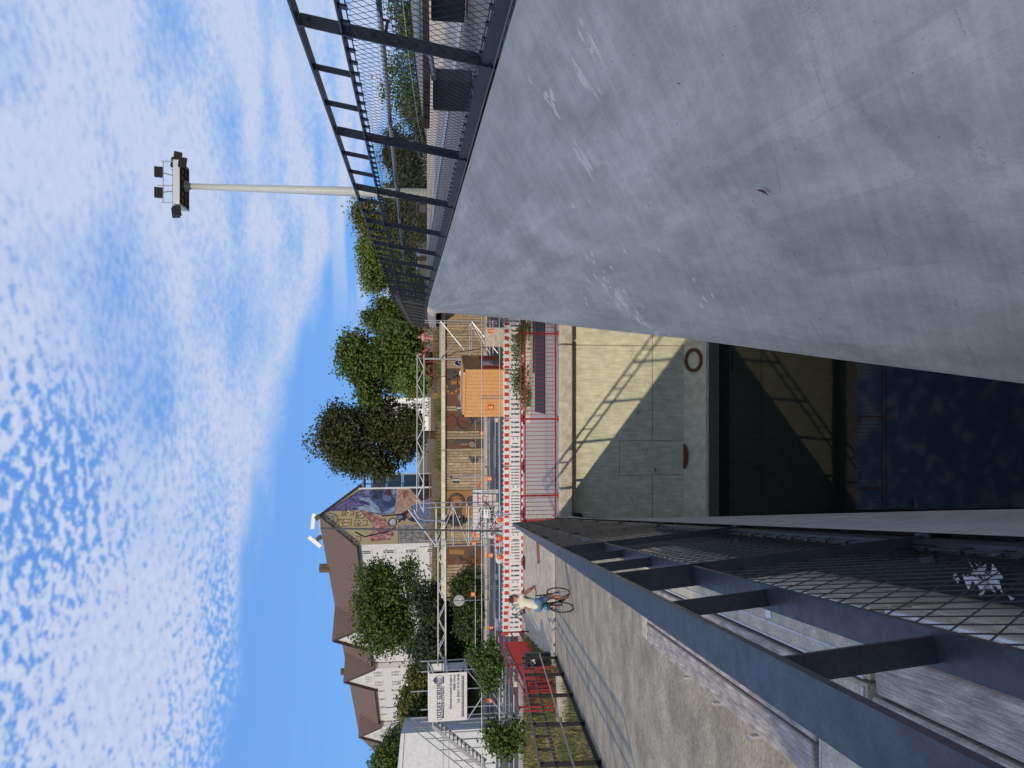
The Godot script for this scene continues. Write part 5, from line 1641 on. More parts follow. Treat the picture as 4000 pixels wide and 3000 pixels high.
func build_plants() -> void:
	var dark := Color(0.062, 0.074, 0.028)
	var mid := Color(0.085, 0.130, 0.030)
	var bright := Color(0.12, 0.175, 0.038)
	var olive := Color(0.115, 0.130, 0.036)
	tree("dense_tree", "big dark round tree between the painted gable and the white house", at_depth(1690, 1700, 62.0) * Vector3(1, 0, 1) + Vector3(0, 2.4, 0), blobs_at(62.0, [[1400, 1690, 150, 130, 700], [1330, 1660, 95, 80, 330], [1420, 1800, 100, 60, 260], [1480, 1610, 85, 70, 230], [1560, 1730, 80, 90, 280, 1.0], [1590, 1650, 60, 55, 180, -2.0], [1330, 1760, 70, 60, 170], [1500, 1840, 55, 35, 90]]), 0.30, dark, 3, "trees behind the retaining wall", 0.4, 8, 2.4)
	tree("dense_tree", "bright green tall tree behind the far end of the promenade fence", at_depth(1690, 1420, 58.0) * Vector3(1, 0, 1) + Vector3(0, 2.4, 0), blobs_at(58.0, [[1420, 1400, 80, 90, 380], [1500, 1460, 100, 90, 400], [1530, 1350, 110, 80, 400], [1600, 1430, 70, 110, 330], [1440, 1520, 50, 40, 120], [1380, 1370, 40, 40, 100], [1600, 1330, 60, 60, 170]]), 0.32, mid, 5, "trees behind the retaining wall", 0.35)
	tree("dense_tree", "green tree mass in the distance behind the bending promenade fence", at_depth(1690, 1220, 72.0) * Vector3(1, 0, 1) + Vector3(0, 2.0, 0), blobs_at(72.0, [[1480, 1230, 75, 65, 330], [1560, 1270, 90, 80, 330], [1590, 1190, 70, 70, 250]]), 0.34, mid, 7, "trees behind the retaining wall", 0.3)
	tree("dense_tree", "rounded sunlit tree behind the middle of the promenade fence", at_depth(1690, 1010, 78.0) * Vector3(1, 0, 1) + Vector3(0, 2.0, 0), blobs_at(78.0, [[1455, 1010, 60, 75, 420], [1500, 1070, 90, 70, 420], [1530, 970, 110, 80, 420], [1600, 1060, 70, 110, 300], [1430, 960, 30, 40, 110]]), 0.34, bright, 9, "trees behind the retaining wall", 0.3)
	tree("dense_tree", "yellow-green tree beside the floodlight mast", at_depth(1690, 850, 70.0) * Vector3(1, 0, 1) + Vector3(0, 2.0, 0), blobs_at(70.0, [[1490, 850, 90, 75, 420], [1580, 880, 90, 90, 380], [1440, 860, 50, 40, 160], [1560, 780, 80, 60, 260]]), 0.32, olive, 11, "trees behind the retaining wall", 0.3)
	tree("loose_tree", "small loose tree with thin twigs seen through the promenade mesh", at_depth(1680, 330, 46.0) * Vector3(1, 0, 1) + Vector3(0, 2.0, 0), blobs_at(46.0, [[1560, 330, 60, 100, 130], [1610, 430, 60, 100, 170], [1600, 250, 50, 80, 90]]), 0.20, mid, 13, "trees beyond the promenade", 0.14, 6, 3.0)
	tree("loose_tree", "second loose tree with pale gaps near the promenade bench", at_depth(1680, 90, 42.0) * Vector3(1, 0, 1) + Vector3(0, 2.0, 0), blobs_at(42.0, [[1560, 60, 50, 80, 100], [1610, 120, 45, 90, 130]]), 0.20, mid, 15, "trees beyond the promenade", 0.14, 6, 3.0)
	tree("green_hedge", "dark dense hedge beyond the promenade's low wall", at_depth(1680, 620, 55.0) * Vector3(1, 0, 1) + Vector3(0, 2.0, 0), blobs_at(55.0, [[1600, 650, 75, 110, 420], [1560, 590, 60, 70, 240], [1640, 500, 50, 120, 300], [1650, 740, 40, 100, 200]]), 0.26, dark, 17, "", 0.1)
	tree("loose_tree", "airy green tree in front of the long white apartment house", at_depth(1700, 2370, 58.0) * Vector3(1, 0, 1) + Vector3(0, 2.0, 0), blobs_at(58.0, [[1430, 2330, 65, 80, 210], [1480, 2270, 80, 55, 200], [1500, 2380, 90, 90, 260], [1450, 2460, 75, 70, 210], [1540, 2490, 95, 80, 240], [1560, 2300, 75, 70, 190], [1560, 2420, 80, 60, 160], [1600, 2220, 30, 35, 50]]), 0.27, Color(0.080, 0.115, 0.028), 19, "", 0.28, 7, 2.8)
	tree("dark_hedge", "long dark hedge behind the round road sign", at_depth(1800, 2420, 48.0) * Vector3(1, 0, 1) + Vector3(0, 0.6, 0), blobs_at(48.0, [[1790, 2300, 70, 90, 500], [1760, 2420, 110, 90, 620], [1740, 2540, 120, 90, 620], [1700, 2480, 90, 110, 480], [1690, 2360, 70, 80, 300], [1830, 2260, 55, 60, 240], [1850, 2420, 45, 120, 300]]), 0.24, Color(0.045, 0.066, 0.022), 21, "", 0.15)
	tree("dense_tree", "yellowish tree behind the white advertising sign", at_depth(1800, 2680, 50.0) * Vector3(1, 0, 1) + Vector3(0, 0.6, 0), blobs_at(50.0, [[1640, 2720, 65, 75, 420], [1720, 2760, 90, 60, 420], [1680, 2640, 85, 70, 420], [1780, 2620, 90, 80, 420], [1790, 2740, 80, 80, 400], [1600, 2800, 30, 35, 80]]), 0.27, olive, 23, "", 0.2)
	tree("dense_tree", "dark tree behind the white hall", at_depth(1700, 2930, 70.0) * Vector3(1, 0, 1) + Vector3(0, 1.0, 0), blobs_at(70.0, [[1560, 2910, 70, 60, 330], [1530, 2960, 75, 60, 330], [1600, 2860, 60, 50, 220], [1500, 3010, 60, 50, 160], [1660, 2850, 80, 60, 220]]), 0.32, mid, 25, "", 0.2)
	tree("leafy_shrub", "broad leafy shrub on the weedy bank in front of the hall stairs", on_level(2040, 2880, 0.0), blobs_at(24.0, [[1930, 2885, 32, 34, 50], [1975, 2900, 36, 34, 60], [1920, 2860, 22, 20, 20], [2015, 2875, 28, 36, 50]]), 0.16, mid, 27, "", 0.05, 7, 2.4)
	tree("leafy_shrub", "feathery bright shrub behind the dark red handrail", at_depth(1960, 2600, 29.2) * Vector3(1, 0, 1), blobs_at(29.2, [[1895, 2600, 40, 55, 80], [1915, 2650, 40, 45, 70], [1860, 2565, 28, 30, 30], [1940, 2570, 35, 60, 70]]), 0.15, Color(0.07, 0.13, 0.03), 29, "", 0.05, 8, 2.6)
	for q in [[2030, 1350, 26.9, 40, 50, 110, "dark leafy weeds in front of the striped barrier by the promenade"], [2050, 1290, 26.7, 35, 40, 70, "dark weeds at the foot of the promenade flank"], [2045, 1480, 26.6, 38, 50, 100, "pale green tall weeds in front of the striped barriers"], [2055, 1560, 26.6, 30, 40, 70, "yellowish weeds beside the asphalt strip"]]:
		tree("tall_weed", q[6], at_depth(2090, q[1], q[2]) * Vector3(1, 0, 1), blobs_at(q[2], [[q[0], q[1], q[3], q[4], q[5]], [q[0] + 25, q[1] - 10, q[3] * 0.7, q[4] * 0.8, q[5] * 0.5]]), 0.10, [mid, mid, Color(0.15, 0.17, 0.045), Color(0.19, 0.17, 0.05)][int(q[1]) % 4 if q[1] > 1400 else 0], int(q[1]), "weeds before the barriers", 0.02, 6, 3.4)
	tree("leafy_shrub", "green shrub on top of the retaining wall under the tall tree", at_depth(1690, 1480, 46.5) * Vector3(1, 0, 1) + Vector3(0, 2.4, 0), blobs_at(46.5, [[1640, 1480, 50, 60, 220], [1600, 1500, 40, 40, 120]]), 0.22, bright, 33, "", 0.05, 8, 2.6)
	tree("leafy_shrub", "dark shrub closing the end of the relief wall behind the round sign", at_depth(1880, 2285, 45.4) * Vector3(1, 0, 1), blobs_at(44.4, [[1845, 2330, 60, 75, 420], [1815, 2290, 45, 50, 220], [1865, 2390, 45, 70, 300], [1840, 2440, 50, 60, 260]]), 0.2, Color(0.06, 0.085, 0.025), 37, "", 0.05, 8, 2.6)
	# unseen tree added behind the viewpoint to keep the sun off the leaning flank
	var sh := []
	for q in [[1.2, 5.9, 1.7], [-0.2, 6.1, 1.6], [-1.3, 7.6, 1.7], [-2.2, 9.3, 1.8], [-3.1, 11.2, 1.9], [-4.0, 13.1, 1.9], [-4.9, 15.1, 1.9], [-0.2, 8.2, 1.8], [-1.2, 10.6, 2.0], [-5.4, 16.6, 1.3], [0.9, 3.9, 1.35], [-0.55, 4.75, 1.15], [2.3, 4.4, 1.4], [-0.55, 3.15, 0.62]]:
		sh.append([Vector3(q[0] - 2.41, q[1] + 3.61, 7.0), Vector3(q[2], q[2], q[2] * 0.8), 330])
	tree("added_shade_tree", "unseen dense tree added behind the viewpoint to shade the leaning flank", Vector3(-6.5, -0.5, 7.6), sh, 0.36, mid, 91, "", 0.3, 9, 2.2)
	# grasses
	grass("weedy_grass", "tall dry and green grass on the bank beside the ramp", func(r): return Vector3(r.randf_range(-26.0, -7.2), 0.0, r.randf_range(-27.5, -9.0)), func(p): return p.x < ramp(-p.z, -4.45).x, 34000, 0.10, 0.42)
	grass("slope_grass", "rough grass on the slope left of the relief wall below the hedge", func(r): return slope_point(r.randf_range(-26.0, -14.0), r.randf_range(46.0, 56.0)), func(_p): return true, 6000, 0.2, 0.6)
	grass("wall_grass", "dry grass strip along the top of the retaining wall", func(r): return Vector3(r.randf_range(-12.4, 4.0), 2.52, r.randf_range(-46.2, -44.85)), func(_p): return true, 9000, 0.25, 0.75)

func slope_point(x: float, d: float) -> Vector3: return Vector3(x, 2.0 * (d - 46.0) / 10.0, -d)
func grass(called: String, label: String, where: Callable, ok: Callable, n: int, h0: float, h1: float) -> void:
	var r := RandomNumberGenerator.new()
	r.seed = hash(called)
	var v := PackedVector3Array()
	var nn := PackedVector3Array()
	var cc := PackedColorArray()
	var patch := noise(0.35, 2, 4)
	var tints := [Color(0.15, 0.17, 0.05), Color(0.30, 0.235, 0.10), Color(0.11, 0.155, 0.035), Color(0.23, 0.20, 0.075)]
	for k in n:
		var p: Vector3 = where.call(r)
		if not ok.call(p): continue
		var w := patch.get_noise_2d(p.x, p.z)
		var h := r.randf_range(h0, h1) * (1.0 + w * 0.8)
		var a := r.randf() * TAU
		var d := Vector3(cos(a), 0, sin(a))
		var tip := p + Vector3(r.randfn() * 0.1, h, r.randfn() * 0.1)
		var c: Color = tints[clampi(int((w + 0.5) * 3.2 + r.randf() * 1.2), 0, 3)] * r.randf_range(0.7, 1.3)
		var fn := (d * 0.036).cross(tip - p).normalized()
		for x in [p - d * 0.018, tip, p + d * 0.018]:
			v.append(x); nn.append(fn); cc.append(c)
		if r.randf() < 0.25:
			for j in 3:
				var m := p.lerp(tip, r.randf_range(0.3, 1.0))
				var e := Vector3(r.randfn(), r.randfn() * 0.5, r.randfn()).normalized() * 0.05
				var g := Vector3(r.randfn(), r.randfn() * 0.5, r.randfn()).normalized() * 0.04
				for x in [m, m + e, m + g]: v.append(x); nn.append(g.cross(e).normalized()); cc.append(c)
	var o := put(called, arrays_mesh(v, nn, cc, leaf_material("leaf")), self)
	tag(o, label, "grass", "", "stuff")

# ---------- houses ----------
func mural_texture() -> ImageTexture:
	var W := 512
	var H2 := 1024
	var im := Image.create(W, H2, false, Image.FORMAT_RGB8)
	im.fill(Color8(206, 192, 146))
	var n := noise(0.02, 4, 9)
	var uv := func(zx: float, zy: float) -> Vector2: return Vector2((1215.0 - zy) / 790.0 * W, (zx - 185.0) / 1660.0 * H2)
	var poly := func(pts: Array, c: Color, vary := 0.12):
		var pg := PackedVector2Array()
		var bb := Rect2()
		for k in pts.size():
			var q: Vector2 = uv.call(pts[k][0], pts[k][1])
			pg.append(q)
			bb = Rect2(q, Vector2.ZERO) if k == 0 else bb.expand(q)
		for y in range(maxi(0, int(bb.position.y)), mini(H2, int(bb.end.y) + 1)):
			for x in range(maxi(0, int(bb.position.x)), mini(W, int(bb.end.x) + 1)):
				if Geometry2D.is_point_in_polygon(Vector2(x, y), pg):
					var k := 1.0 + n.get_noise_2d(x * 1.6, y * 1.1) * vary * 2.0
					im.set_pixel(x, y, Color(clampf(c.r * k, 0, 1), clampf(c.g * k, 0, 1), clampf(c.b * k, 0, 1)))
	var oval := func(zx: float, zy: float, rx: float, ry: float, c: Color, a := 0.0, vary := 0.1):
		var p := []
		for k in 22:
			var t := TAU * k / 22
			p.append([zx + rx * cos(t) * cos(a) - ry * sin(t) * sin(a), zy + rx * cos(t) * sin(a) + ry * sin(t) * cos(a)])
		poly.call(p, c, vary)
	var line := func(pts: Array, w: float, c: Color):
		for k in pts.size() - 1:
			var a := Vector2(pts[k][0], pts[k][1])
			var b := Vector2(pts[k + 1][0], pts[k + 1][1])
			var t := (b - a).normalized().orthogonal() * w / 2
			poly.call([[a.x + t.x, a.y + t.y], [b.x + t.x, b.y + t.y], [b.x - t.x, b.y - t.y], [a.x - t.x, a.y - t.y]], c, 0.05)
	# cloth
	poly.call([[190, 800], [330, 750], [720, 745], [830, 770], [1040, 820], [1250, 800], [1270, 420], [780, 420]], Color8(98, 104, 152), 0.25)
	poly.call([[380, 700], [700, 520], [760, 540], [720, 720], [500, 735]], Color8(124, 112, 168), 0.2)
	poly.call([[720, 560], [860, 570], [1000, 700], [1060, 800], [960, 790], [820, 690], [740, 640]], Color8(160, 184, 208), 0.15)
	poly.call([[720, 690], [850, 700], [1000, 770], [900, 780], [720, 735]], Color8(178, 196, 214), 0.15)
	poly.call([[900, 440], [1070, 440], [1060, 590], [930, 600]], Color8(66, 76, 104), 0.2)
	oval.call(1160, 640, 110, 75, Color8(62, 84, 128)); oval.call(1130, 590, 60, 40, Color8(122, 142, 178)); oval.call(1160, 500, 70, 45, Color8(92, 62, 74)); oval.call(1220, 480, 30, 55, Color8(150, 176, 202))
	oval.call(830, 490, 50, 34, Color8(140, 144, 184)); oval.call(800, 640, 90, 26, Color8(84, 76, 124), 0.3); oval.call(640, 600, 80, 20, Color8(82, 86, 134), 0.6)
	poly.call([[1060, 800], [1240, 700], [1260, 760], [1210, 795]], Color8(150, 184, 214), 0.1)
	# arm and shirt below
	poly.call([[1262, 430], [1440, 430], [1620, 640], [1560, 680], [1420, 720], [1340, 800], [1250, 805]], Color8(208, 168, 152), 0.15)
	poly.call([[1340, 470], [1420, 470], [1440, 560], [1370, 590]], Color8(178, 116, 96), 0.15)
	poly.call([[1440, 430], [1845, 430], [1845, 560], [1640, 640]], Color8(64, 56, 74), 0.3)
	poly.call([[1480, 700], [1640, 650], [1845, 560], [1845, 930], [1700, 990], [1480, 880]], Color8(120, 142, 184), 0.2)
	poly.call([[1340, 800], [1460, 740], [1490, 860], [1420, 870], [1380, 930]], Color8(96, 62, 70), 0.2)
	oval.call(1460, 830, 40, 36, Color8(196, 142, 146)); poly.call([[1420, 880], [1500, 860], [1600, 940], [1480, 920]], Color8(52, 62, 92))
	# framed eyes
	for q in [[0, 320, 860, 130, 130]]:
		oval.call(330, 870, 125, 100, Color8(150, 142, 118)); oval.call(325, 870, 100, 78, Color8(182, 176, 158)); oval.call(320, 870, 78, 58, Color8(132, 126, 108)); oval.call(315, 870, 58, 44, Color8(214, 186, 152))
		oval.call(310, 860, 20, 34, Color8(232, 226, 220)); oval.call(310, 855, 17, 15, Color8(60, 72, 92))
	for q in [[490, 745, 665, 815], [455, 860, 640, 965], [680, 880, 865, 965], [690, 765, 820, 860], [590, 1090, 790, 1170]]:
		poly.call([[q[0], q[1]], [q[2], q[1] + 8], [q[2], q[3]], [q[0], q[3] + 6]], Color8(122, 110, 78))
		poly.call([[q[0] + 14, q[1] + 10], [q[2] - 14, q[1] + 16], [q[2] - 14, q[3] - 8], [q[0] + 14, q[3] - 4]], Color8(206, 180, 116), 0.2)
		var cx: float = (q[0] + q[2]) / 2.0
		var cy: float = (q[1] + q[3]) / 2.0
		oval.call(cx + 6, cy, 24, 40, Color8(226, 196, 176)); oval.call(cx + 4, cy, 14, 26, Color8(236, 232, 228)); oval.call(cx, cy, 14, 12, Color8(58, 54, 56)); line.call([[cx - 28, cy - 36], [cx - 36, cy], [cx - 26, cy + 36]], 9, Color8(92, 74, 56))
	# hand holding spectacles
	poly.call([[730, 745], [880, 770], [1000, 845], [1110, 870], [1180, 960], [1245, 1090], [1190, 1160], [930, 1178], [900, 1080], [945, 950], [850, 860]], Color8(182, 130, 122), 0.25)
	poly.call([[830, 770], [960, 830], [1040, 850], [940, 830], [860, 800]], Color8(136, 74, 70))
	for q in [[970, 1060, 60, 34, 0.3], [1060, 1100, 66, 30, 0.2], [1150, 1110, 60, 26, 0.3], [1000, 960, 50, 30, 0.5], [1090, 930, 50, 26, 0.4]]: oval.call(q[0], q[1], q[2], q[3], Color8(208, 162, 152), q[4], 0.2); 
	for q in [[1010, 1020], [1100, 1060], [1180, 1080]]: line.call([[q[0] - 40, q[1]], [q[0] + 40, q[1] + 24]], 10, Color8(120, 70, 72))
	oval.call(1220, 925, 62, 62, Color8(34, 36, 48)); oval.call(1220, 925, 46, 48, Color8(216, 214, 228)); oval.call(1330, 860, 60, 44, Color8(44, 42, 62)); oval.call(1325, 860, 46, 30, Color8(150, 150, 190))
	line.call([[1060, 835], [1380, 815], [1385, 850], [1300, 930]], 20, Color8(36, 34, 50)); line.call([[1270, 990], [1150, 1050], [830, 1112], [700, 1042]], 18, Color8(46, 44, 48))
	# grid of faded squares
	poly.call([[1305, 970], [1845, 940], [1845, 1215], [1305, 1215]], Color8(166, 162, 160), 0.2)
	for x in [1305, 1500, 1690]: line.call([[x, 965], [x, 1215]], 9, Color8(112, 106, 108))
	for y in [1080, 1150]: line.call([[1305, y], [1845, y - 10]], 8, Color8(112, 106, 108))
	poly.call([[1690, 1120], [1845, 1110], [1845, 1200], [1690, 1200]], Color8(150, 118, 116), 0.2)
	return ImageTexture.create_from_image(im)

func build_houses() -> void:
	var C := at_depth(1387, 2129, 88.0)
	var f := Vector3(-0.68, 0, -0.733).normalized()
	var g := Vector3(0.733, 0, -0.68).normalized()
	var nf := Vector3(-0.733, 0, 0.68).normalized()
	var ye := C.y
	var yr := at_depth(1249, 2017, 90.8).y
	var wd := 8.3
	var ln := 86.0
	var y0 := 1.2
	C.y = 0
	var t := thing("apartment_house", "long white apartment house with brown roofs, cross gables and a painted end wall", "building")
	var s: SurfaceTool
	var B := func(a: float, b: float, y: float) -> Vector3: return C + f * a + g * b + Vector3(0, y, 0)
	s = S(); hexa(s, [B.call(0, 0, y0), B.call(ln, 0, y0), B.call(ln, wd, y0), B.call(0, wd, y0), B.call(0, 0, ye), B.call(ln, 0, ye), B.call(ln, wd, ye), B.call(0, wd, ye)])
	tri(s, B.call(ln, 0, ye), B.call(ln, wd, ye), B.call(ln, wd / 2, yr))
	obj("wall", s, mats.render_white, t)
	# painted end wall
	var mm := StandardMaterial3D.new()
	mm.albedo_texture = mural_texture()
	mm.albedo_color = Color(0.85, 0.85, 0.85)
	mm.roughness = 0.85
	mm.cull_mode = BaseMaterial3D.CULL_DISABLED
	s = S()
	var pts := [[0.0, y0], [0.0, ye], [wd / 2, yr], [wd, ye], [wd, y0]]
	for k in [[0, 1, 2], [0, 2, 4], [4, 2, 3]]:
		for i in k:
			s.set_uv(Vector2(pts[i][0] / wd, (yr - pts[i][1]) / (yr - 1.9)))
			s.add_vertex(C - f * 0.03 + g * pts[i][0] + Vector3(0, pts[i][1], 0))
	s.generate_normals()
	var me := s.commit()
	me.surface_set_material(0, mm)
	put("mural", me, t)
	s = S()
	bar(s, B.call(-0.06, wd - 0.1, y0), B.call(-0.06, wd - 0.1, ye), 0.22, 0.06, f); obj("white_edge", s, mats.white, t)
	# main roof
	for side in [0, 1]:
		s = S()
		var b0 := -0.45 if side == 0 else wd + 0.45
		var yb := ye - 0.35
		hexa(s, [B.call(-0.25, b0, yb), B.call(ln, b0, yb), B.call(ln, wd / 2, yr), B.call(-0.25, wd / 2, yr), B.call(-0.25, b0, yb + 0.16), B.call(ln, b0, yb + 0.16), B.call(ln, wd / 2, yr + 0.18), B.call(-0.25, wd / 2, yr + 0.18)])
		obj("roof", s, mats.roof_brown, t)
		s = S(); bar(s, B.call(-0.30, b0, yb + 0.02), B.call(-0.30, wd / 2, yr + 0.05), 0.16, 0.10, f); obj("verge", s, mats.dark_trim, t)
	s = S(); tube(s, B.call(-0.2, -0.52, ye - 0.32), B.call(ln, -0.52, ye - 0.32), 0.12, 0.12, 6); obj("gutter", s, mats.dark_trim, t)
	# windows
	var fr := S()
	for q in [[-0.42, 0, 0.09, 1.5], [0.42, 0, 0.09, 1.5], [0, 0, 0.07, 1.5], [0, 0.70, 0.92, 0.10], [0, -0.70, 0.98, 0.12], [0, 0.28, 0.92, 0.06]]: box(fr, Vector3(q[0], q[1], 0.03), Vector3(q[2], q[3], 0.09))
	var fm := mesh_of(fr, mats.window_frame)
	var gs := S(); box(gs, Vector3(0, 0, 0.01), Vector3(0.84, 1.40, 0.03))
	var gm := mesh_of(gs, mats.pane)
	var basis := Basis(f * -1.0, Vector3.UP, nf)
	var add_window := func(a: float, y: float, off: float, sc := Vector3.ONE):
		var w := put("window", fm, t, Transform3D(basis.scaled_local(sc), C + f * a + nf * off + Vector3(0, y, 0)))
		put("pane", gm, w)
	var rows := []
	for v in [1428, 1518, 1606, 1690]: rows.append(at_depth(v, 2155, 89.2).y)
	var gab := [[24.5, 8.6, yr - 0.1], [40.5, 8.6, yr - 0.5], [68.5, 9.0, yr - 1.2]]
	var a := 1.7
	while a < ln - 2.0:
		var near_gable := false
		for q in gab:
			if absf(a - q[0]) < q[1] / 2 + 0.6: near_gable = true
		for y in rows:
			if not near_gable: add_window.call(a, y, 0.02)
		a += 3.9
	for k in 5:
		s = S(); bar(s, B.call(10.0 + k * 15.6, -0.06, y0), B.call(10.0 + k * 15.6, -0.06, ye), 0.10, 0.10); obj("downpipe", s, mats.dark_trim, t)
	# cross gables
	for q in gab:
		var h: float = q[1] / 2
		s = S()
		var pr := 0.7
		for e in [0.0]:
			prism(s, PackedVector2Array([Vector2(-h, y0), Vector2(-h, ye - 0.6), Vector2(0, q[2]), Vector2(h, ye - 0.6), Vector2(h, y0)]), C + f * q[0] + nf * pr, -f, Vector3.UP, 0.25)
			bar(s, C + f * (q[0] - h + 0.1) + nf * (pr - 0.1) + Vector3(0, y0, 0), C + f * (q[0] - h + 0.1) + nf * (pr - 0.1) + Vector3(0, ye - 0.7, 0), 0.3, 0.9, nf)
		obj("gable", s, mats.render_white, t)
		for side in [-1.0, 1.0]:
			s = S()
			var e0: Vector3 = C + f * (q[0] + side * (h + 0.4)) + nf * (pr + 0.55) + Vector3(0, ye - 0.95, 0)
			var r0: Vector3 = C + f * q[0] + nf * (pr + 0.55) + Vector3(0, q[2] + 0.10, 0)
			var e1: Vector3 = e0 - nf * 3.0
			var r1: Vector3 = r0 - nf * 5.6
			hexa(s, [e0, r0, r1, e1, e0 + Vector3(0, 0.2, 0), r0 + Vector3(0, 0.2, 0), r1 + Vector3(0, 0.2, 0), e1 + Vector3(0, 0.2, 0)])
			obj("gable_roof", s, mats.roof_brown, t)
			s = S(); bar(s, e0 + nf * 0.06 + Vector3(0, 0.05, 0), r0 + nf * 0.06 + Vector3(0, 0.05, 0), 0.12, 0.22, Vector3.UP); obj("verge", s, mats.dark_trim, t)
		for x in [-0.9, 0.0, 0.9]: add_window.call(q[0] + x, ye + 0.45, pr + 0.27, Vector3(0.55, 0.75, 1))
		for y in rows:
			for x in [-2.6, -1.5, 1.5, 2.6]: add_window.call(q[0] + x, y, pr + 0.27, Vector3(0.8, 0.95, 1))
	for q in [[50.0, 0.9], [13.0, 0.9]]:
		s = S(); box(s, B.call(q[0], wd / 2, yr + 0.5), Vector3(q[1], 1.6, q[1]), Basis(f, Vector3.UP, g)); obj("chimney", s, mats.roof_brown, t)
	# steel stair annex at the gable's outer corner
	var an := thing("stair_annex", "grey steel and glass stair tower at the corner of the painted gable", "building")
	s = S()
	var p0: Vector3 = B.call(0.6, wd + 0.2, 0.0)
	for e in [0.0, 2.4]:
		for k in [0.0, 2.2]: bar(s, p0 + g * e + f * k + Vector3(0, y0, 0), p0 + g * e + f * k + Vector3(0, ye - 0.6, 0), 0.14, 0.14)
	for k in 5: for e in [0.0, 2.2]: bar(s, p0 + f * e + Vector3(0, 2.2 + k * 2.0, 0), p0 + g * 2.4 + f * e + Vector3(0, 2.2 + k * 2.0, 0), 0.10, 0.16)
	obj("frame", s, mats.galv_dull, an)
	for k in 4:
		s = S(); bar(s, p0 + g * 1.2 + Vector3(0, 2.35 + k * 2.0, 0), p0 + g * 1.2 + Vector3(0, 4.05 + k * 2.0, 0), 2.1, 0.04, f); obj("pane", s, mats.pane, an)
	s = S(); box(s, p0 + g * 1.0 + f * 1.0 + Vector3(0, ye - 0.5, 0), Vector3(3.4, 0.2, 3.2), Basis(g, Vector3.UP, -f)); obj("roof", s, mats.galv_dull, an)
	# white house among the trees
	var c := at_depth(1560, 1622, 104.0)
	t = thing("white_house", "bright white house with a pale roof glimpsed between the two trees", "building", Vector3(c.x, 0, c.z))
	s = S(); box(s, Vector3(0, 4.4, 0), Vector3(5.2, 6.6, 6.0)); obj("wall", s, mats.white, t)
	s = S(); hexa(s, [Vector3(-2.9, 7.7, 3.3), Vector3(2.9, 7.7, 3.3), Vector3(2.9, 7.7, -3), Vector3(-2.9, 7.7, -3), Vector3(-2.3, 10.2, 0.4), Vector3(2.3, 10.2, 0.4), Vector3(2.3, 10.2, -0.4), Vector3(-2.3, 10.2, -0.4)]); obj("roof", s, mat("pale_roof", Color(0.62, 0.55, 0.40), 0.8), t)
	for x in [-1.6, -0.1, 1.4]:
		for y in [6.2, 4.2]:
			var w := put("window", fm, t, Transform3D(Basis(), Vector3(x, y, 3.0)))
			put("pane", gm, w)
	var tm := TextMesh.new()
	tm.text = "NOM"
	tm.font_size = 64
	tm.pixel_size = 0.014
	tm.depth = 0.03
	tm.material = mats.navy
	var o := MeshInstance3D.new()
	o.name = "lettering"
	o.mesh = tm
	o.position = Vector3(1.0, 2.9, 3.03)
	t.add_child(o, true)
	# white hall with outside stairs
	var r := at_depth(1566, 2866, 38.0)
	t = thing("white_hall", "plain pale grey hall with a steel stair casting ladder shadows on it", "building", Vector3(r.x, 0, r.z), -0.12)
	s = S(); hexa(s, [Vector3(-14, 0, 0), Vector3(0, 0, 0), Vector3(-6.4, 0, -12), Vector3(-14, 0, -12), Vector3(-14, r.y + 0.9, 0), Vector3(0, r.y, 0), Vector3(-6.4, r.y, -12), Vector3(-14, r.y + 0.9, -12)]); obj("wall", s, mats.hall_white, t)
	for k in 2:
		s = S(); bar(s, Vector3(-14, r.y * (0.52 + k * 0.06), 0.012), Vector3(-0.05, r.y * (0.50 + k * 0.06), 0.012), 0.02, 0.02); obj("seam", s, mats.galv_dull, t)
	s = S(); bar(s, Vector3(-14, r.y + 0.72, 0.02), Vector3(0.0, r.y - 0.18, 0.02), 0.05, 0.03); obj("trim", s, mats.galv_dull, t)
	t = thing("steel_stair", "galvanised outside stair with open railings in front of the pale hall", "stairs")
	var A := at_depth(1690, 2838, 34.5)
	var Bq := at_depth(1905, 3010, 34.5)
	for zz in [0.0, -0.9]:
		s = S(); bar(s, A + Vector3(0, 0, zz), Bq + Vector3(0, 0, zz), 0.03, 0.16, Vector3.UP); obj("stringer", s, mats.galv_dull, t)
		for h in [0.5, 1.0]:
			s = S(); tube(s, A + Vector3(0, h, zz), Bq + Vector3(0, h, zz), 0.022, 0.022, 6); obj("rail", s, mats.galv_dull, t)
		for k in 5:
			var p := A.lerp(Bq, k / 4.0) + Vector3(0, 0, zz)
			s = S(); tube(s, p, p + Vector3(0, 1.0, 0), 0.022, 0.022, 6); obj("post", s, mats.galv_dull, t)
	for k in 14:
		var p := A.lerp(Bq, (k + 0.5) / 14.0)
		s = S(); box(s, p + Vector3(0, 0.02, -0.45), Vector3(0.26, 0.03, 0.88)); obj("tread", s, mats.galv_dull, t)
	for q in [[0.15, 0.0], [0.5, 0.0], [0.85, 0.0], [0.15, -0.9], [0.5, -0.9]]:
		var p := A.lerp(Bq, q[0]) + Vector3(0, 0, q[1])
		s = S(); tube(s, Vector3(p.x, 0, p.z), p, 0.03, 0.03, 6); obj("leg", s, mats.galv, t)
	s = S(); box(s, A + Vector3(0.7, 0.0, -0.45), Vector3(1.4, 0.06, 0.95)); obj("landing", s, mats.galv_dull, t)
	for x in [0.05, 1.35]:
		s = S(); tube(s, A + Vector3(x, -A.y, -0.9), A + Vector3(x, 1.05, -0.9), 0.025, 0.025, 6); obj("post", s, mats.galv, t)

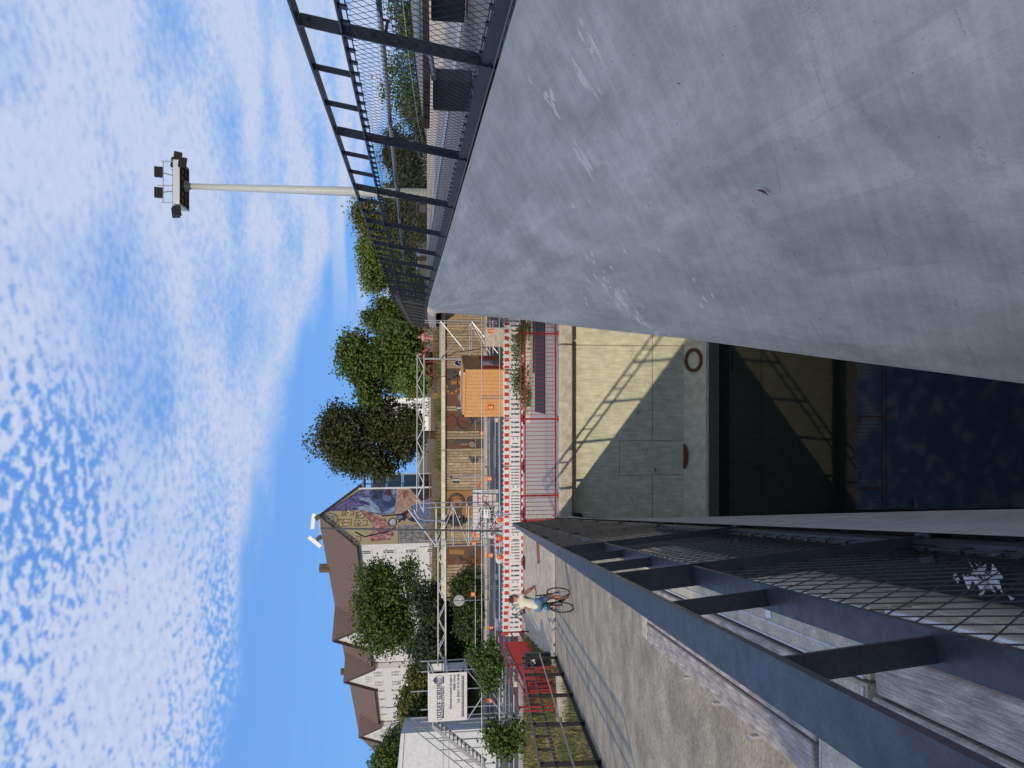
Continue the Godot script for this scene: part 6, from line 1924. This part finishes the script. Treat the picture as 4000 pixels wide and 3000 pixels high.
# ---------- people ----------
# bones: [a, b, ra, rb, colour]; surface nets over the smooth union
func body_mesh(bones: Array, lo: Vector3, hi: Vector3, cell: float, blend: float, extra := []) -> ArrayMesh:
	var n := Vector3i(((hi - lo) / cell).ceil()) + Vector3i.ONE
	var val := PackedFloat32Array()
	val.resize(n.x * n.y * n.z)
	val.fill(1.0)
	for b in bones:
		var a: Vector3 = b[0]
		var e: Vector3 = b[1]
		var r: float = maxf(b[2], b[3]) + blend + cell * 2.0
		var mn := Vector3i(((a.min(e) - Vector3.ONE * r - lo) / cell).floor()).clamp(Vector3i.ZERO, n - Vector3i.ONE)
		var mx := Vector3i(((a.max(e) + Vector3.ONE * r - lo) / cell).ceil()).clamp(Vector3i.ZERO, n - Vector3i.ONE)
		var ab := e - a
		var l2 := maxf(ab.length_squared(), 1e-9)
		for x in range(mn.x, mx.x + 1):
			for y in range(mn.y, mx.y + 1):
				for z in range(mn.z, mx.z + 1):
					var p := lo + Vector3(x, y, z) * cell
					var t := clampf((p - a).dot(ab) / l2, 0.0, 1.0)
					var d: float = (p - a - ab * t).length() - lerpf(b[2], b[3], t)
					var i := (x * n.y + y) * n.z + z
					var o := val[i]
					var h := maxf(blend - absf(o - d), 0.0) / blend
					val[i] = minf(o, d) - h * h * blend * 0.25
	var vid := {}
	var vs := PackedVector3Array()
	var sx := n.y * n.z
	for x in n.x - 1:
		for y in n.y - 1:
			for z in n.z - 1:
				var i := (x * n.y + y) * n.z + z
				var acc := Vector3.ZERO
				var cnt := 0
				var c := [val[i], val[i + 1], val[i + n.z], val[i + n.z + 1], val[i + sx], val[i + sx + 1], val[i + sx + n.z], val[i + sx + n.z + 1]]
				var neg := 0
				for k in 8: if c[k] < 0: neg += 1
				if neg == 0 or neg == 8: continue
				for k in [[0, 1], [2, 3], [4, 5], [6, 7], [0, 2], [1, 3], [4, 6], [5, 7], [0, 4], [1, 5], [2, 6], [3, 7]]:
					var u: float = c[k[0]]
					var w: float = c[k[1]]
					if (u < 0) != (w < 0):
						var t := u / (u - w)
						var pa := Vector3(k[0] >> 2 & 1, k[0] >> 1 & 1, k[0] & 1)
						var pb := Vector3(k[1] >> 2 & 1, k[1] >> 1 & 1, k[1] & 1)
						acc += pa.lerp(pb, t)
						cnt += 1
				vid[i] = vs.size()
				vs.append(lo + (Vector3(x, y, z) + acc / cnt) * cell)
	var cols := PackedColorArray()
	for p in vs:
		var best := 1e9
		var col := Color.WHITE
		for b in bones:
			var ab: Vector3 = b[1] - b[0]
			var t: float = clampf((p - b[0]).dot(ab) / maxf(ab.length_squared(), 1e-9), 0.0, 1.0)
			var d: float = (p - b[0] - ab * t).length() - lerpf(b[2], b[3], t)
			if d < best: best = d; col = b[4]
		cols.append(col)
	var s := SurfaceTool.new()
	s.begin(Mesh.PRIMITIVE_TRIANGLES)
	s.set_smooth_group(0)
	for i in vid:
		var z: int = i % n.z
		var y: int = int(i / n.z) % n.y
		var x: int = int(i / sx)
		for ax in 3:
			var st: int = [sx, n.z, 1][ax]
			var p: int = [n.z, 1, sx][ax]
			var q: int = [1, sx, n.z][ax]
			if [y, z, x][ax] == 0 or [z, x, y][ax] == 0: continue
			if (val[i] < 0) == (val[i + st] < 0): continue
			var f := [i, i - p, i - p - q, i - q]
			var okk := true
			for k in f: if not vid.has(k): okk = false
			if not okk: continue
			if val[i] < 0: f.reverse()
			for k in [0, 1, 2, 0, 2, 3]:
				s.set_color(cols[vid[f[k]]]); s.add_vertex(vs[vid[f[k]]])
	for e in extra:
		s.set_color(e[4]); tube(s, e[0], e[1], e[2], e[3], 5)
	s.generate_normals()
	var me := s.commit()
	var m := StandardMaterial3D.new()
	m.vertex_color_use_as_albedo = true
	m.roughness = 0.75
	m.cull_mode = BaseMaterial3D.CULL_DISABLED
	me.surface_set_material(0, m)
	return me

func build_people() -> void:
	var k := 0.85
	var at := ramp(17.0, 0, 0)
	var pos := Vector3(-5.28, at.y + 0.045, -16.45)
	var turn := PI / 2 - 0.10                          # local +x runs away from the viewer
	var t := thing("bicycle", "black bicycle being ridden down the ramp", "bicycle", pos, turn)
	t.rotation = Vector3(0, turn, -0.1115)
	t.scale = Vector3.ONE * k
	var s: SurfaceTool
	for x in [0.0, 1.06]:
		s = S(true)
		for i in 28:
			var a := TAU * i / 28
			var b := TAU * (i + 1) / 28
			tube(s, Vector3(x + cos(a) * 0.335, 0.35 + sin(a) * 0.335, 0), Vector3(x + cos(b) * 0.335, 0.35 + sin(b) * 0.335, 0), 0.021, 0.021, 6, false)
		var w := obj("wheel", s, mats.rubber, t)
		s = S()
		for i in 14:
			var a := TAU * i / 14
			tube(s, Vector3(x, 0.35, 0.02 * (1 if i % 2 else -1)), Vector3(x + cos(a) * 0.32, 0.35 + sin(a) * 0.32, 0), 0.003, 0.003, 3, false)
		tube(s, Vector3(x, 0.35, -0.05), Vector3(x, 0.35, 0.05), 0.03, 0.03, 8)
		obj("spokes", s, mats.galv_dull, w)
	s = S()
	for q in [[0.40, 0.30, 0.22, 0.88, 0.02], [0.40, 0.30, 0.86, 0.78, 0.024], [0.26, 0.80, 0.84, 0.90, 0.02], [0.0, 0.35, 0.40, 0.30, 0.014], [0.0, 0.35, 0.25, 0.78, 0.012], [0.88, 0.74, 0.80, 1.02, 0.02], [0.88, 0.74, 1.06, 0.35, 0.018]]:
		tube(s, Vector3(q[0], q[1], 0), Vector3(q[2], q[3], 0), q[4], q[4], 7)
	obj("frame", s, mats.steel_black, t)
	s = S(); pipe(s, [Vector3(0.72, 1.06, -0.30), Vector3(0.80, 1.03, -0.12), Vector3(0.80, 1.02, 0.12), Vector3(0.72, 1.06, 0.30)], 0.014, 6); obj("handlebar", s, mats.steel_black, t)
	s = S(); bevel_box(s, Vector3(0.16, 0.93, 0), Vector3(0.26, 0.06, 0.15), 0.02); obj("saddle", s, mats.black, t)
	s = S(); pipe(s, [Vector3(-0.02, 0.35, 0.06), Vector3(-0.04, 0.72, 0.06), Vector3(0.2, 0.72, 0.04)], 0.008, 5); pipe(s, [Vector3(-0.02, 0.35, -0.06), Vector3(-0.04, 0.72, -0.06), Vector3(0.2, 0.72, -0.04)], 0.008, 5); box(s, Vector3(0.02, 0.73, 0), Vector3(0.36, 0.02, 0.12)); obj("carrier", s, mats.steel_black, t)
	s = S(); bevel_box(s, Vector3(0.0, 0.79, 0.0), Vector3(0.16, 0.08, 0.12), 0.01); obj("lock", s, mat("blue_lock", Color(0.03, 0.22, 0.40), 0.5), t)
	s = S(); tube(s, Vector3(0.40, 0.30, 0.05), Vector3(0.40, 0.30, 0.06), 0.10, 0.10, 14); bar(s, Vector3(0.40, 0.30, 0.08), Vector3(0.42, 0.13, 0.10), 0.02, 0.02); bar(s, Vector3(0.40, 0.30, -0.08), Vector3(0.38, 0.47, -0.10), 0.02, 0.02); box(s, Vector3(0.42, 0.13, 0.15), Vector3(0.10, 0.02, 0.09)); box(s, Vector3(0.38, 0.47, -0.15), Vector3(0.10, 0.02, 0.09)); obj("crank", s, mats.steel_black, t)
	s = S(); box(s, Vector3(-0.08, 0.62, 0), Vector3(0.03, 0.05, 0.06)); obj("reflector", s, mats.red_plastic, t)
	# rider
	var skin := Color(0.42, 0.185, 0.115)
	var leg := Color(0.40, 0.205, 0.14)
	var shirt := Color(0.60, 0.57, 0.43)
	var denim := Color(0.115, 0.195, 0.36)
	var bones := [
		[Vector3(0.15, 1.02, 0), Vector3(0.30, 1.22, 0), 0.135, 0.135, shirt],
		[Vector3(0.30, 1.22, 0), Vector3(0.44, 1.40, 0), 0.135, 0.15, shirt],
		[Vector3(0.42, 1.43, -0.13), Vector3(0.42, 1.43, 0.13), 0.085, 0.085, shirt],
		[Vector3(0.14, 0.99, -0.07), Vector3(0.14, 0.99, 0.07), 0.125, 0.125, denim],
		[Vector3(0.17, 0.97, 0.09), Vector3(0.30, 0.80, 0.115), 0.098, 0.088, denim],
		[Vector3(0.30, 0.80, 0.115), Vector3(0.43, 0.60, 0.125), 0.075, 0.058, leg],
		[Vector3(0.43, 0.60, 0.125), Vector3(0.36, 0.40, 0.13), 0.056, 0.054, leg],
		[Vector3(0.36, 0.40, 0.13), Vector3(0.33, 0.23, 0.135), 0.05, 0.034, leg],
		[Vector3(0.31, 0.18, 0.14), Vector3(0.50, 0.155, 0.15), 0.036, 0.03, leg],
		[Vector3(0.17, 0.97, -0.09), Vector3(0.36, 0.90, -0.11), 0.098, 0.088, denim],
		[Vector3(0.36, 0.90, -0.11), Vector3(0.56, 0.80, -0.12), 0.074, 0.058, leg],
		[Vector3(0.56, 0.80, -0.12), Vector3(0.40, 0.52, -0.13), 0.054, 0.036, leg],
		[Vector3(0.36, 0.50, -0.14), Vector3(0.52, 0.49, -0.15), 0.036, 0.03, leg],
		[Vector3(0.44, 1.42, 0.17), Vector3(0.58, 1.22, 0.26), 0.058, 0.047, skin],
		[Vector3(0.58, 1.22, 0.26), Vector3(0.71, 1.09, 0.29), 0.045, 0.032, skin],
		[Vector3(0.71, 1.09, 0.29), Vector3(0.735, 1.075, 0.295), 0.036, 0.034, skin],
		[Vector3(0.44, 1.42, -0.17), Vector3(0.58, 1.22, -0.26), 0.058, 0.047, skin],
		[Vector3(0.58, 1.22, -0.26), Vector3(0.71, 1.09, -0.29), 0.045, 0.032, skin],
		[Vector3(0.71, 1.09, -0.29), Vector3(0.735, 1.075, -0.295), 0.036, 0.034, skin],
		[Vector3(0.45, 1.46, 0), Vector3(0.50, 1.56, 0.01), 0.055, 0.052, skin],
		[Vector3(0.52, 1.60, 0.03), Vector3(0.51, 1.70, 0.01), 0.078, 0.092, skin],
		[Vector3(0.545, 1.585, 0.055), Vector3(0.55, 1.60, 0.06), 0.05, 0.05, skin],
		[Vector3(0.585, 1.645, 0.105), Vector3(0.59, 1.625, 0.112), 0.014, 0.018, skin],
		[Vector3(0.56, 1.64, -0.07), Vector3(0.555, 1.66, -0.075), 0.02, 0.02, skin],
		[Vector3(0.455, 1.63, 0.095), Vector3(0.45, 1.66, 0.098), 0.018, 0.02, skin]]
	var fingers := []
	for sg in [-1.0, 1.0]:
		for i in 4:
			var c := Vector3(0.745 - i * 0.004, 1.085 - i * 0.002, sg * (0.262 + i * 0.02))
			var l := 0.032 - absf(i - 1.3) * 0.004
			var c1 := c + Vector3(l, 0.004, 0)
			var c2 := c + Vector3(l + 0.006, -0.028, 0)
			fingers.append([c, c1, 0.009, 0.0085, skin]); fingers.append([c1, c2, 0.0085, 0.008, skin]); fingers.append([c2, c + Vector3(l - 0.02, -0.04, 0), 0.008, 0.007, skin])
		var th := Vector3(0.72, 1.07, sg * 0.255)
		var t1 := th + Vector3(0.015, -0.025, -sg * 0.012)
		fingers.append([th, t1, 0.011, 0.009, skin]); fingers.append([t1, th + Vector3(0.04, -0.035, -sg * 0.008), 0.009, 0.008, skin])
	var p := thing("person", "person in a cream sleeveless shirt and denim shorts riding the bicycle down the ramp", "person", pos, turn)
	p.rotation = t.rotation
	p.scale = t.scale
	put("body", body_mesh(bones, Vector3(-0.05, 0.06, -0.42), Vector3(0.85, 1.86, 0.42), 0.022, 0.05, fingers), p)
	s = S(true)
	rng.seed = 44
	for i in 90:
		var d := Vector3(rng.randfn(), rng.randfn() * 0.7 + 0.8, rng.randfn()).normalized()
		if d.y < -0.2 or (d.x > 0.35 and d.z > 0.2 and d.y < 0.45): continue
		var c := Vector3(0.505, 1.685, 0.01) + d * Vector3(0.088, 0.095, 0.085)
		var e := Vector3(rng.randfn(), rng.randfn(), rng.randfn()).normalized() * 0.04 + d * 0.02
		tube(s, c, c + e, 0.028, 0.008, 5)
	obj("hair", s, mat("hair", Color(0.065, 0.05, 0.042), 0.8), p)
	s = S(); box(s, Vector3(0.578, 1.665, 0.095), Vector3(0.07, 0.03, 0.05), Basis(Vector3.UP, -0.6)); obj("sunglasses", s, mats.black, p)
	s = S(); box(s, Vector3(0.30, 1.33, 0.15), Vector3(0.05, 0.20, 0.012), Basis(Vector3.BACK, -0.7)); obj("strap", s, mats.black, p)
	# passer-by at the red lattice railing, and one sitting on the wall
	for q in [[at_depth(1700, 1385, 46.3), Color(0.05, 0.02, 0.025), Color(0.02, 0.02, 0.03), "person in a dark top leaning at the red lattice railing above the wall"], [at_depth(1700, 1318, 46.6), Color(0.45, 0.25, 0.27), Color(0.5, 0.42, 0.4), "person in pink clothing behind the red lattice railing"]]:
		var bb := [
			[Vector3(0, 0.95, 0), Vector3(0.03, 1.35, 0), 0.14, 0.16, q[1]], [Vector3(0.02, 1.42, -0.16), Vector3(0.02, 1.42, 0.16), 0.07, 0.07, q[1]],
			[Vector3(0.0, 0.92, 0.09), Vector3(0.02, 0.5, 0.1), 0.10, 0.06, q[2]], [Vector3(0.02, 0.5, 0.1), Vector3(0, 0.08, 0.1), 0.06, 0.04, q[2]], [Vector3(0, 0.04, 0.1), Vector3(0.16, 0.03, 0.1), 0.04, 0.03, q[2]],
			[Vector3(0.0, 0.92, -0.09), Vector3(0.02, 0.5, -0.1), 0.10, 0.06, q[2]], [Vector3(0.02, 0.5, -0.1), Vector3(0, 0.08, -0.1), 0.06, 0.04, q[2]], [Vector3(0, 0.04, -0.1), Vector3(0.16, 0.03, -0.1), 0.04, 0.03, q[2]],
			[Vector3(0.02, 1.42, 0.2), Vector3(0.12, 1.15, 0.28), 0.05, 0.045, skin], [Vector3(0.12, 1.15, 0.28), Vector3(0.34, 1.10, 0.22), 0.045, 0.035, skin],
			[Vector3(0.02, 1.42, -0.2), Vector3(0.12, 1.15, -0.28), 0.05, 0.045, skin], [Vector3(0.12, 1.15, -0.28), Vector3(0.34, 1.10, -0.22), 0.045, 0.035, skin],
			[Vector3(0.03, 1.45, 0), Vector3(0.05, 1.56, 0), 0.05, 0.05, skin], [Vector3(0.07, 1.62, 0), Vector3(0.05, 1.68, 0), 0.08, 0.09, skin]]
		var w := thing("person", q[3], "person", Vector3(q[0].x, 2.46, q[0].z), -PI / 2)
		put("body", body_mesh(bb, Vector3(-0.3, -0.02, -0.42), Vector3(0.5, 1.85, 0.42), 0.04, 0.06), w)
		s = S(true); ball(s, Vector3(0.03, 1.72, 0), Vector3(0.10, 0.09, 0.10), 10, 6); obj("hair", s, mats.hair, w)

func _ready() -> void:
	rng.seed = 1
	setup_view()
	make_materials()
	build_setting()
	build_bridges()
	build_fences()
	build_benches()
	build_rails()
	build_barriers()
	build_wall()
	build_container()
	build_scaffold()
	build_road_things()
	build_houses()
	build_plants()
	build_people()
